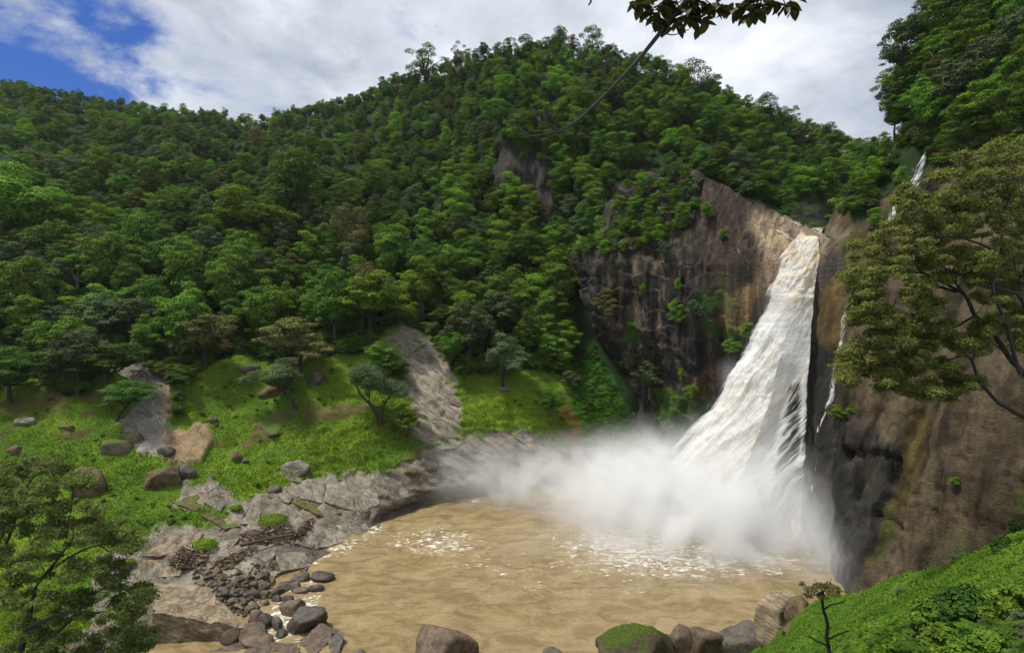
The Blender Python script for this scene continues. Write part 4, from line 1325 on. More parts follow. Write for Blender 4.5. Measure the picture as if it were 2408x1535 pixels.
# the rest of the forest: one mass, instanced by geometry nodes
def scatter(name, recs, srcs, kind='stuff', rz=True):
    n = len(recs)
    v = np.array([r['p'] for r in recs], np.float32)
    m_ = bpy.data.meshes.new(name)
    m_.vertices.add(n)
    m_.vertices.foreach_set('co', v.ravel())
    m_.attributes.new('kind_id', 'INT', 'POINT').data.foreach_set('value', np.array([r['k'] for r in recs], np.int32))
    sv = np.array([(r['w'], r['w'], r['h']) for r in recs], np.float32)
    m_.attributes.new('siz', 'FLOAT_VECTOR', 'POINT').data.foreach_set('vector', sv.ravel())
    rv = np.zeros((n, 3), np.float32)
    rv[:, 2] = rngt.uniform(0, 6.28, n)
    m_.attributes.new('rot', 'FLOAT_VECTOR', 'POINT').data.foreach_set('vector', rv.ravel())
    o = obj(name, m_, kind=kind)
    ng = bpy.data.node_groups.new(name, 'GeometryNodeTree')
    ng.interface.new_socket('Geometry', in_out='INPUT', socket_type='NodeSocketGeometry')
    ng.interface.new_socket('Geometry', in_out='OUTPUT', socket_type='NodeSocketGeometry')
    gi = ng.nodes.new('NodeGroupInput')
    go = ng.nodes.new('NodeGroupOutput')
    jn = ng.nodes.new('GeometryNodeJoinGeometry')

    def na(nm, typ):
        a = ng.nodes.new('GeometryNodeInputNamedAttribute')
        a.data_type = typ
        a.inputs['Name'].default_value = nm
        return [s for s in a.outputs if s.enabled and s.name == 'Attribute'][0]
    kid, siz, rot = na('kind_id', 'INT'), na('siz', 'FLOAT_VECTOR'), na('rot', 'FLOAT_VECTOR')
    for k, src in srcs.items():
        oi = ng.nodes.new('GeometryNodeObjectInfo')
        oi.inputs['Object'].default_value = src
        oi.inputs['As Instance'].default_value = True
        cp = ng.nodes.new('FunctionNodeCompare')
        cp.data_type = 'INT'
        cp.operation = 'EQUAL'
        ng.links.new(kid, cp.inputs[2])
        cp.inputs[3].default_value = int(k)
        ip = ng.nodes.new('GeometryNodeInstanceOnPoints')
        ng.links.new(gi.outputs[0], ip.inputs['Points'])
        ng.links.new(cp.outputs[0], ip.inputs['Selection'])
        ng.links.new(oi.outputs['Geometry'], ip.inputs['Instance'])
        ng.links.new(rot, ip.inputs['Rotation'])
        ng.links.new(siz, ip.inputs['Scale'])
        ng.links.new(ip.outputs[0], jn.inputs[0])
    ng.links.new(jn.outputs[0], go.inputs[0])
    md = o.modifiers.new('scatter', 'NODES')
    md.node_group = ng
    return o


REST = [r for r in REST if r['k'] in SRC]
# undergrowth between the trees
ux = rngt.uniform(-250, 2150, 14000)
uy = rngt.uniform(90, 930, 14000)
okk = np.ones(14000, bool)
for poly in NOTREE:
    okk &= poly_sd(ux, uy, poly) < 4
okk &= uy > np.interp(ux, xs, ytop) - 1
ul = list(SRC)
for x, y in zip(ux[okk][:6500], uy[okk][:6500]):
    p = HILL.at(x, y)
    wm = rngt.uniform(3, 6)
    REST.append(dict(p=p - np.array([0, 0, wm * .25]), w=wm, h=wm * rngt.uniform(.7, 1.0), k=ul[rngt.integers(len(ul))]))
wx_ = rngt.uniform(-40, 1540, 5000)
wy_ = rngt.uniform(830, 1260, 5000)
okk = (poly_sd(wx_, wy_, OPEN) > 0) & (poly_sd(wx_, wy_, GULLY) < -2) & (poly_sd(wx_, wy_, SHOREROCK) < -2) & (poly_sd(wx_, wy_, STRIP) < 2)
okk &= fbm(np.stack([wx_ * .012, wy_ * .02, wx_ * 0], -1), 4, 141) > .12
for x, y in zip(wx_[okk][:170], wy_[okk][:170]):
    p = HILL.at(x, y)
    wm = rngt.uniform(.6, 1.7)
    REST.append(dict(p=p - np.array([0, 0, wm * .2]), w=wm, h=wm * rngt.uniform(.45, .7), k=ul[rngt.integers(len(ul))]))
lx_ = rngt.uniform(1320, 1560, 3000)
ly_ = rngt.uniform(800, 1080, 3000)
okk = poly_sd(lx_, ly_, LUSH) > 0
for x, y in zip(lx_[okk][:420], ly_[okk][:420]):
    p = HILL.at(x, y)
    wm = rngt.uniform(.9, 2.2)
    REST.append(dict(p=p - np.array([0, 0, wm * .15]), w=wm, h=wm * rngt.uniform(.4, .7), k=[0, 4, 5, 8, 4][rngt.integers(5)]))
# bushes covering the top of the steep hill
ux = rngt.uniform(2060, 2500, 2500)
uy = rngt.uniform(-80, 440, 2500)
okk = poly_sd(ux, uy, [(2110, 180), (2300, -80), (2520, -80), (2520, 340), (2408, 360), (2230, 400), (2180, 360), (2110, 350)]) > 0
for x, y in zip(ux[okk][:700], uy[okk][:700]):
    p = DOME.at(x, y)
    wm = rngt.uniform(2.2, 4.5)
    REST.append(dict(p=p - np.array([0, 0, wm * .25]), w=wm, h=wm * rngt.uniform(.7, 1.0), k=ul[rngt.integers(len(ul))]))
scatter('forest', REST, SRC)
print('TREES', len(IND), 'REST', len(REST))

# shrubs on the cliffs and grass, each a thing
SHR = [
    (CLIFF, 1522, 912, 80, 66, 11, 'grey green bush on the foot of the streaked cliff'),
    (CLIFF, 1484, 880, 62, 52, 12, 'smaller grey green bush above the bush at the cliff foot'),
    (CLIFF, 1428, 745, 72, 66, 10, 'brownish bush growing from the face of the streaked cliff'),
    (CLIFF, 1606, 905, 48, 78, 8, 'bright hanging bush beside the waterfall at the cliff foot'),
    (CLIFF, 1625, 945, 52, 56, 4, 'green bush under the hanging bush beside the waterfall'),
    (CLIFF, 1590, 760, 52, 60, 4, 'green tuft bush in the middle of the streaked cliff'),
    (CLIFF, 1630, 745, 46, 40, 11, 'grey tuft bush near the middle of the streaked cliff'),
    (CLIFF, 1510, 690, 26, 24, 4, 'tiny bush on the upper streaked cliff'),
    (CLIFF, 1592, 685, 26, 30, 8, 'tiny bright bush under the brown slab'),
    (CLIFF, 1695, 563, 26, 20, 8, 'tiny bright bush on the brown slab near the seep'),
    (CLIFF, 1660, 515, 42, 40, 4, 'green bush clinging to the left end of the brown slab'),
    (CLIFF, 1560, 600, 44, 34, 11, 'small bush hanging over the rim of the streaked cliff'),
    (CLIFF, 1420, 605, 46, 36, 8, 'bright bush on the corner of the streaked cliff'),
    (CLIFF, 1750, 800, 60, 40, 8, 'moss green bush on the rock rib beside the waterfall'),
    (CLIFF, 1720, 830, 55, 36, 4, 'green clump lower on the rock rib beside the waterfall'),
    (HILL, 905, 862, 95, 62, 4, 'low green thicket on the bank beside the rock strip'),
    (HILL, 940, 885, 75, 45, 0, 'dark low thicket touching the pale rock strip'),
    (HILL, 965, 1000, 90, 55, 4, 'green mound of scrub below the rock strip tree'),
    (HILL, 1018, 790, 45, 36, 11, 'small round bush at the head of the pale rock strip'),
    (HILL, 1095, 880, 70, 42, 0, 'dark bush at the edge of the small lawn'),
    (HILL, 1290, 960, 70, 46, 0, 'dark scrub patch in the middle of the small lawn'),
    (HILL, 440, 905, 85, 52, 0, 'dark scrub above the bare gully'),
    (HILL, 425, 945, 46, 28, 0, 'dark scrub tuft beside the tan part of the gully'),
    (HILL, 425, 975, 46, 26, 0, 'lower dark scrub tuft beside the tan part of the gully'),
    (HILL, 1345, 905, 60, 36, 11, 'pale leaved plant at the edge of the lush green slope'),
    (DOME, 1965, 985, 55, 34, 8, 'bright bush on the ledge under the rivulet'),
    (DOME, 2000, 975, 40, 26, 4, 'green bush on the ledge right of the bright bush'),
    (DOME, 2052, 535, 40, 42, 8, 'bright bush on the rib below the thin cascade'),
    (DOME, 2110, 440, 44, 42, 8, 'bright bush at the edge of the thin cascade'),
    (DOME, 2240, 1140, 34, 22, 0, 'dark fern tuft in the hole on the brown dome'),
]
for sh, px, py, wp, hp, k, lab in SHR:
    p = sh.at(px, py)
    wm, hm_ = wp / F * p[1], hp / F * p[1]
    p = p + np.array([0, -wm * .25, -hm_ * .28])
    root = empty('shrub', lab, 'shrub', p, rz=rngt.uniform(0, 6), scale=(wm / .95, wm / .95, hm_ / .78))
    obj('stem', KIND[k][3], root)
    obj('foliage', KIND[k][2], root)

# ------------------------------------------------------------------ twin-stemmed tree below the rock strip
p0 = HILL.at(893, 1002)
tr = empty('tree', 'two stemmed tree with flat grey green crowns beside the pale rock strip', 'tree', p0, 'trees on the hillside')
D0 = p0[1]
sc = D0 / F
loc3 = lambda px, py, dd=0: P(px, py, D0 + dd) - p0
g = Geo()
g.add(*tube(smooth_line([loc3(893, 1010), loc3(890, 985), loc3(875, 955), loc3(850, 930), loc3(835, 900)], 14), np.linspace(.55, .16, 14), 7))
g.add(*tube(smooth_line([loc3(893, 1000), loc3(897, 975), loc3(905, 950), loc3(918, 930), loc3(930, 915)], 14), np.linspace(.40, .14, 14), 7))
g.add(*tube(smooth_line([loc3(868, 946), loc3(870, 920), loc3(880, 890)], 10), np.linspace(.22, .08, 10), 6))
obj('trunk', g.mesh('trunk', M['barkdark']), tr)
rng = np.random.default_rng(5)


def clumps(cl, D, n, leaf, rng, dd=3.0, origin=None, zsq=.8, aspect=.5, shell=.5):
    c_, nr_ = [], []
    for (px, py, rx_, ry_) in cl:
        k = max(20, int(n * rx_ * ry_ / 1500))
        Dk = D + rng.normal() * dd
        cen = P(px, py, Dk)
        dv = rng.normal(size=(k, 3))
        dv /= np.linalg.norm(dv, axis=1, keepdims=True)
        lump = 1 + .3 * vnoise(dv * 2.5 + px, 7)
        rr_ = rng.uniform(shell, 1, k) * lump
        c_.append(cen + dv * rr_[:, None] * np.array([rx_ / F * Dk, rx_ / F * Dk * .9, ry_ / F * Dk]))
        nr_.append(dv * np.array([1, 1, .6]) + rng.normal(size=(k, 3)) * .5 + np.array([0, 0, .5]))
    c_, nr_ = np.vstack(c_), np.vstack(nr_)
    V, Fc, t = leaves(c_, nr_, leaf, leaf * aspect, rng)
    if origin is not None:
        V = V - origin
    return V, Fc, t


V, Fc, t = clumps([(845, 875, 32, 22), (865, 868, 30, 18), (882, 885, 28, 20), (838, 892, 20, 14), (870, 905, 30, 16), (915, 905, 26, 18), (935, 912, 26, 18), (945, 925, 18, 12), (905, 915, 22, 14)],
                  D0, 5200, .42, rng, 1.5, p0, shell=.3)
obj('crown', mesh('crown', V, Fc, M['grey'], False, {'tint': t}), tr)

# ------------------------------------------------------------------ grass on the banks (uncountable)
gx, gy = rngt.uniform(-40, 1560, 120000), rngt.uniform(830, 1420, 120000)
from_idx = None
gi_x = np.searchsorted(xs, gx)
# take points of the bank mesh at random instead of searching: faster
mask_g = (grassm[:, 5:-6] * (1 - scar[:, 5:-6] * .6)).copy()
mask_g[:, NA:] = 0
mk = np.maximum(mask_g, 0)
flat_i = np.flatnonzero(mk.ravel() > .45)
pick = rngt.choice(flat_i, 62000)
iu, iv = np.unravel_index(pick, mk.shape)
iu = np.clip(iu, 0, len(xs) - 2)
fu, fv = rngt.uniform(0, 1, len(pick)), rngt.uniform(0, 1, len(pick))
A = G[:, 5:-6]
gp = (A[iu, iv] * ((1 - fu) * (1 - fv))[:, None] + A[iu + 1, iv] * (fu * (1 - fv))[:, None] + A[iu, iv + 1] * ((1 - fu) * fv)[:, None] + A[iu + 1, iv + 1] * (fu * fv)[:, None])
big = fbm(gp * .12, 3, 121)
nb_ = len(gp)
bend = rngt.normal(size=(nb_, 3)) * .35 + np.array([.1, -.5, .75])
bend /= np.linalg.norm(bend, axis=1, keepdims=True)
ht = (.32 + .22 * np.clip(big, -1, 1)) * rngt.uniform(.5, 1.3, nb_)
sd_ = np.cross(bend, rngt.normal(size=(nb_, 3)))
sd_ /= np.linalg.norm(sd_, axis=1, keepdims=True)
wd_ = .14 * rngt.uniform(.6, 1.4, nb_)[:, None]
Vg = np.stack([gp - sd_ * wd_, gp + sd_ * wd_, gp + bend * ht[:, None]], 1).reshape(-1, 3)
tg = np.repeat(np.clip(.5 + .4 * fbm(gp * .06, 3, 122) + rngt.normal(size=nb_) * .15, 0, 1), 3)
obj('grass', mesh('grass', Vg, np.arange(3 * nb_).reshape(-1, 3), M['grass'], False, {'tint': tg}), kind='stuff')

# ------------------------------------------------------------------ rocks
bmi = bmesh.new()
bmesh.ops.create_icosphere(bmi, subdivisions=4, radius=1)
ICO_V = np.array([v.co[:] for v in bmi.verts])
ICO_F = np.array([[v.index for v in f.verts] for f in bmi.faces])
bmi.free()
bmi = bmesh.new()
bmesh.ops.create_icosphere(bmi, subdivisions=2, radius=1)
ICS_V = np.array([v.co[:] for v in bmi.verts])
ICS_F = np.array([[v.index for v in f.verts] for f in bmi.faces])
bmi.free()


bmi = bmesh.new()
bmesh.ops.create_icosphere(bmi, subdivisions=3, radius=1)
ICM_V = np.array([v.co[:] for v in bmi.verts])
ICM_F = np.array([[v.index for v in f.verts] for f in bmi.faces])
bmi.free()


def rock_mesh(name, seed, size, mat, planes=11, small=False, rough=.06, blocky=.0):
    rng = np.random.default_rng(seed)
    V, Fc = (ICM_V, ICM_F) if small else (ICO_V, ICO_F)
    n = rng.normal(size=(planes, 3))
    if blocky:
        ax = np.array([[1, 0, 0], [-1, 0, 0], [0, 1, 0], [0, -1, 0], [0, 0, 1], [0, 0, -1.]])
        n = np.vstack([ax * 1.0 + rng.normal(size=(6, 3)) * .18, n[:max(2, planes - 7)]])
    n /= np.linalg.norm(n, axis=1, keepdims=True)
    dd = rng.uniform(.62, .92, len(n)) if planes > 9 else rng.uniform(.46, .74, len(n))
    dt = V @ n.T
    r = np.where(dt > .05, dd[None] / np.maximum(dt, .05), 9)
    r = np.minimum(np.sort(r, 1)[:, 0], 1.15)
    p = V * r[:, None]
    p = p * (1 + rough * fbm(p * 2.2 + seed, 3, seed)[:, None] + rough * .5 * fbm(p * 6 + seed, 3, seed + 1)[:, None])
    p = p * np.asarray(size) * .62
    return mesh(name, p, Fc, mat, False)


def boulder(sheet, px, py, wp, hp, mat, lab, seed=None, cat='boulder', name='boulder', group=None, rz=0, deep=.85, blocky=0, small=False, planes=11, tilt=0):
    """py is the foot of the rock in the picture; sheet None stands it in the pool"""
    if sheet is None:
        D = dwater(py)
        p = P(px, py, D)
    else:
        p = sheet.at(px, py)
    D = p[1]
    wm, ap = wp / F * D, hp / F * D
    th = math.atan2(CAM_H - p[2], D)
    dep = min(deep * wm, .7 * ap / math.sin(th)) if th > .05 else deep * wm
    hm_ = max((ap - .5 * dep * math.sin(th)) / math.cos(th), .3 * ap)
    small = small or wp < 48
    me = rock_mesh(name, seed if seed is not None else int(px * 7 + py), (wm, dep, hm_ * 1.5), M[mat], planes, small, .06, blocky)
    o = obj(name, me, loc=p + np.array([0, dep * .45, hm_ * .22]), rot=(tilt, R(rngt.uniform(-8, 8)), rz))
    return tag(o, lab, cat, group)


BO = [
    (HILL, 178, 1172, 66, 62, 'brown', 'large brown faceted boulder on the grass half behind the near tree', dict(blocky=1, rz=.6)),
    (HILL, 372, 1148, 84, 50, 'brown', 'large blocky brown boulder on the grass below the gully', dict(blocky=1, rz=.3)),
    (HILL, 426, 1126, 38, 27, 'darkrock', 'dark rock touching the large blocky brown boulder', {}),
    (HILL, 260, 1068, 60, 40, 'grassy', 'grass capped dark boulder at the terrace edge', {}),
    (HILL, 300, 1046, 40, 32, 'grassy', 'mossy rock behind the grass capped boulder at the terrace edge', {}),
    (HILL, 379, 1070, 40, 20, 'darkrock', 'flat dark rock at the foot of the bare gully', {}),
    (HILL, 626, 1022, 68, 30, 'grassy', 'oval grass topped boulder in the middle of the bank', {}),
    (HILL, 549, 1080, 24, 17, 'brown', 'small tan stone on the grass below the gully', {}),
    (HILL, 572, 1088, 18, 10, 'darkrock', 'tiny grey stone beside the small tan stone', {}),
    (HILL, 690, 1112, 58, 30, 'pale', 'grey angular boulder on the lower grass above a flat slab', dict(blocky=1)),
    (HILL, 578, 884, 46, 28, 'darkrock', 'dark angular rock at the top of the grass bank', {}),
    (HILL, 630, 934, 42, 28, 'brown', 'purple brown rock on the upper grass bank', {}),
    (HILL, 738, 905, 34, 28, 'darkrock', 'dark round rock under the olive brown tree', {}),
    (HILL, 40, 1000, 40, 18, 'pale', 'flat grey stone on the grass terrace at the picture edge', {}),
    (HILL, 22, 1068, 30, 18, 'brown', 'small brown stone in the shade at the picture edge', {}),
    (HILL, 496, 992, 20, 12, 'brown', 'small stone right of the gully', {}),
    (HILL, 148, 1010, 26, 14, 'brown', 'small brown stone on the terrace lip', {}),
    (HILL, 640, 1162, 30, 18, 'darkrock', 'small dark rock above the shore slabs', {}),
    (HILL, 285, 945, 52, 26, 'brown', 'grey brown rock under the trees at the gully edge', {}),
    (HILL, 1185, 920, 36, 12, 'pale', 'pale rock at the foot of the round grey green tree', {}),
    (HILL, 960, 1118, 36, 20, 'brown', 'brown rock at the waterside below the rock strip', {}),
    (HILL, 1000, 1105, 44, 28, 'darkrock', 'dark overhung rock at the waterside below the rock strip', {}),
    (HILL, 1440, 1075, 60, 26, 'brown', 'tan rock below the lush slope near the waterfall', {}),
    (HILL, 1385, 1068, 44, 20, 'darkrock', 'dark rock below the lush slope', {}),
    (HILL, 1495, 1082, 40, 22, 'wetbrown', 'wet brown rock between the lush slope and the waterfall', {}),
    # in the run of water between the block and the pool
    (None, 676, 1422, 26, 22, 'darkrock', 'small dark pointed rock at the head of the foaming run', {}),
    (None, 677, 1450, 50, 34, 'wetbrown', 'brown wedge shaped rock in the foaming run', {}),
    (None, 706, 1490, 78, 60, 'darkrock', 'big dark rounded boulder at the pool edge', dict(planes=16)),
    (None, 594, 1476, 34, 32, 'wetbrown', 'reddish upright rock beside the tip of the big block', {}),
    (None, 620, 1480, 32, 30, 'darkrock', 'dark rock next to the reddish upright rock', {}),
    (None, 649, 1482, 24, 26, 'darkrock', 'dark knob in the white water of the run', {}),
    (None, 657, 1500, 27, 16, 'darkrock', 'low dark stone below the knob in the run', {}),
    (None, 541, 1512, 42, 32, 'wetbrown', 'brown rock under the end of the big block', {}),
    (None, 590, 1508, 66, 32, 'wetbrown', 'long rounded rock beside the end of the big block', {}),
    (None, 608, 1522, 66, 22, 'wetbrown', 'flat wet rock below the long rounded rock', {}),
    (None, 650, 1415, 22, 13, 'darkrock', 'tiny rock left of the dark pointed rock', {}),
    (None, 752, 1366, 46, 18, 'darkrock', 'low jagged rock farthest out in the surf', {}),
    (None, 738, 1392, 28, 16, 'darkrock', 'low dark rock in the surf below the jagged one', {}),
    (None, 702, 1366, 32, 18, 'darkrock', 'dark rock breaking the surf at the slab tip', {}),
    (None, 692, 1390, 26, 20, 'darkrock', 'dark rock in the surf nearer the rubble', {}),
    (None, 664, 1388, 32, 16, 'darkrock', 'dark rock at the edge of the rubble', {}),
    (None, 706, 1396, 34, 12, 'wetbrown', 'submerged flat rock between the surf rocks', {}),
    # near edge of the pool
    (None, 1036, 1572, 142, 90, 'wetbrown', 'big smooth brown boulder rising from the pool at the bottom', dict(planes=16)),
    (None, 845, 1542, 26, 12, 'darkrock', 'tip of a rock at the bottom left of the big smooth boulder', {}),
    (None, 1300, 1540, 46, 18, 'darkrock', 'small rock with foam at the bottom of the pool', {}),
    (None, 1514, 1585, 176, 104, 'mossy', 'big mossy green boulder at the bottom of the pool', dict(planes=18)),
    (None, 1606, 1538, 58, 50, 'wetbrown', 'brown pointed rock right of the mossy boulder', {}),
    (None, 1670, 1552, 78, 68, 'wetbrown', 'brown split boulder right of the pointed rock', dict(blocky=1)),
    (None, 1690, 1548, 50, 26, 'wetbrown', 'low rock in front of the split boulder', {}),
    (None, 1775, 1568, 122, 92, 'darkrock', 'large dark grey boulder below the green slope', dict(planes=14)),
    (NEAR, 1850, 1496, 96, 88, 'tan', 'tan angular slab boulder at the tip of the green slope', dict(blocky=1, rz=.5)),
    (NEAR, 1896, 1476, 52, 56, 'brown', 'brown rock behind the tan slab boulder', {}),
    (NEAR, 1812, 1476, 40, 34, 'brown', 'small brown rock left of the tan slab boulder', {}),
    (NEAR, 1870, 1500, 40, 26, 'brown', 'brown stone at the foot of the tan slab boulder', {}),
    (DOME, 1965, 1398, 70, 12, 'brown', 'low red brown rock ledge behind the thin sapling', {}),
]
for sh, px, py, wp, hp, mt, lab, kw in BO:
    boulder(sh, px, py, wp, hp, mt, lab, **kw)

# the heap of wet cobbles behind the block
HEAP = [(478, 1350), (540, 1335), (600, 1352), (660, 1360), (690, 1385), (640, 1425), (590, 1440), (560, 1430), (520, 1400), (490, 1380)]
cnt = 0
while cnt < 85:
    x, y = rngt.uniform(475, 695), rngt.uniform(1330, 1442)
    if poly_sd(np.array([x]), np.array([y]), HEAP)[0] < 0:
        continue
    s = rngt.uniform(11, 27)
    mt = ['darkrock', 'wetbrown', 'darkrock', 'wetbrown', 'brown'][cnt % 5]
    where = 'behind the big block' if x < 545 else 'beside the ribbed slab' if y < 1375 else 'next to the surf' if x > 640 else 'at the tip of the big block'
    lb = {'darkrock': 'dark', 'wetbrown': 'wet brown', 'brown': 'dry brown'}[mt] + (' large' if s > 22 else ' small') + ' rubble rock ' + where
    o = boulder(HILL, x, y + s * .3, s, s * rngt.uniform(.55, .8), mt, lb, seed=5000 + cnt, cat='rock', name='rock', group='rocks of the rubble heap',
            rz=rngt.uniform(0, 6), small=False, planes=9, blocky=cnt % 3 > 0)
    o['px_'] = x
    cnt += 1
by = {}
for o in list(COL.objects):
    if o.name.split('.')[0] == 'rock' and 'px_' in o:
        by.setdefault(o['label'], []).append((o['px_'], o))
        del o['px_']
for lb, lst in by.items():
    lst.sort(key=lambda t: t[0])
    for i, (_, o) in enumerate(lst):
        if len(lst) > 1:
            o['label'] = lb + f', {ORD[i]} from the left'
# finer rubble, too small to pick apart
rv, rf = [], []
nvv = 0
for i in range(420):
    while True:
        x, y = rngt.uniform(440, 760), rngt.uniform(1290, 1450)
        if poly_sd(np.array([x]), np.array([y]), HEAP)[0] > -26:
            break
    p = HILL.at(x, y)
    me_ = ICS_V * rngt.uniform(.12, .36, 3) * (1 + .3 * fbm(ICS_V * 1.7 + i, 2, i)[:, None])
    rv.append(me_ + p + np.array([0, 0, .1]))
    rf.append(ICS_F + nvv)
    nvv += len(ICS_V)
obj('rubble', mesh('rubble', np.vstack(rv), np.vstack(rf), M['wetbrown']), kind='stuff')


# slabs: hexahedra laid on the bank, bedding grooves cut in
def hexa(name, top, bot, mat, n=14, amp=.10, seed=0, groove=(0, 0, 0), gs=0.0):
    top, bot = np.asarray(top, float), np.asarray(bot, float)
    u = np.linspace(0, 1, n)
    U, Vv = np.meshgrid(u, u, indexing='ij')

    def bil(a, b, c, d):
        return ((1 - U) * (1 - Vv))[..., None] * a + (U * (1 - Vv))[..., None] * b + (U * Vv)[..., None] * c + ((1 - U) * Vv)[..., None] * d
    V, Fc, k = [], [], 0
    gf = grid_faces(n, n)
    for quad in ((top[0], top[1], top[2], top[3]), *[(top[(i + 1) % 4], top[i], bot[i], bot[(i + 1) % 4]) for i in range(4)]):
        V.append(bil(*quad).reshape(-1, 3))
        Fc.append(gf + k)
        k += n * n
    V, Fc = np.vstack(V), np.vstack(Fc)
    cen = top.mean(0)
    dv = np.stack([fbm(V * .55 + seed + 7 * j, 4, seed + j) for j in range(3)], 1) * amp * 2.2
    dv += np.stack([fbm(V * 2.2 + seed + 3 * j, 3, seed + j) for j in range(3)], 1) * amp * .7
    # soften the corners
    rel = V - (top.mean(0) + bot.mean(0)) / 2
    V = V + dv - rel * .0
    if gs:
        gdir = np.asarray(groove, float)
        gdir /= np.linalg.norm(gdir)
        t = V @ gdir / gs + .4 * fbm(V * .3, 3, seed + 9)
        s = np.floor(t)
        V[:, 2] += (_h(s, s * 0, s * 0, seed) - .5) * gs * .38
    m_ = mesh(name, V - cen, Fc, mat, False)
    return m_, cen


def z1(zx, zy):
    return (340 + zx / 3.159) * .98, (1080 + zy / 3.159) * .98


def z3(zx, zy):
    return (540 + zx / 3.198) * .98, (760 + zy / 3.198) * .98


def slab(quad, th, lift, mat, lab, sheet=HILL, lifts=None, seed=0, groove=(.75, -.2, .6), gs=.45, amp=.07, n=13):
    top = []
    for i, (x, y) in enumerate(quad):
        p = sheet.at(x, y)
        p = p + np.array([0, 0, lift * .5 + (lifts[i] * .8 if lifts else 0)])
        top.append(p)
    top = np.array(top)
    nn = np.cross(top[1] - top[0], top[3] - top[0])
    nn /= np.linalg.norm(nn)
    if nn[2] < 0:
        nn = -nn
    bot = top - nn * th + (top - top.mean(0)) * .06
    me, cen = hexa('rock_slab', top, bot, M[mat], n, amp, seed, groove, gs)
    return tag(obj('rock_slab', me, loc=cen, kind='thing'), lab, 'rock slab')


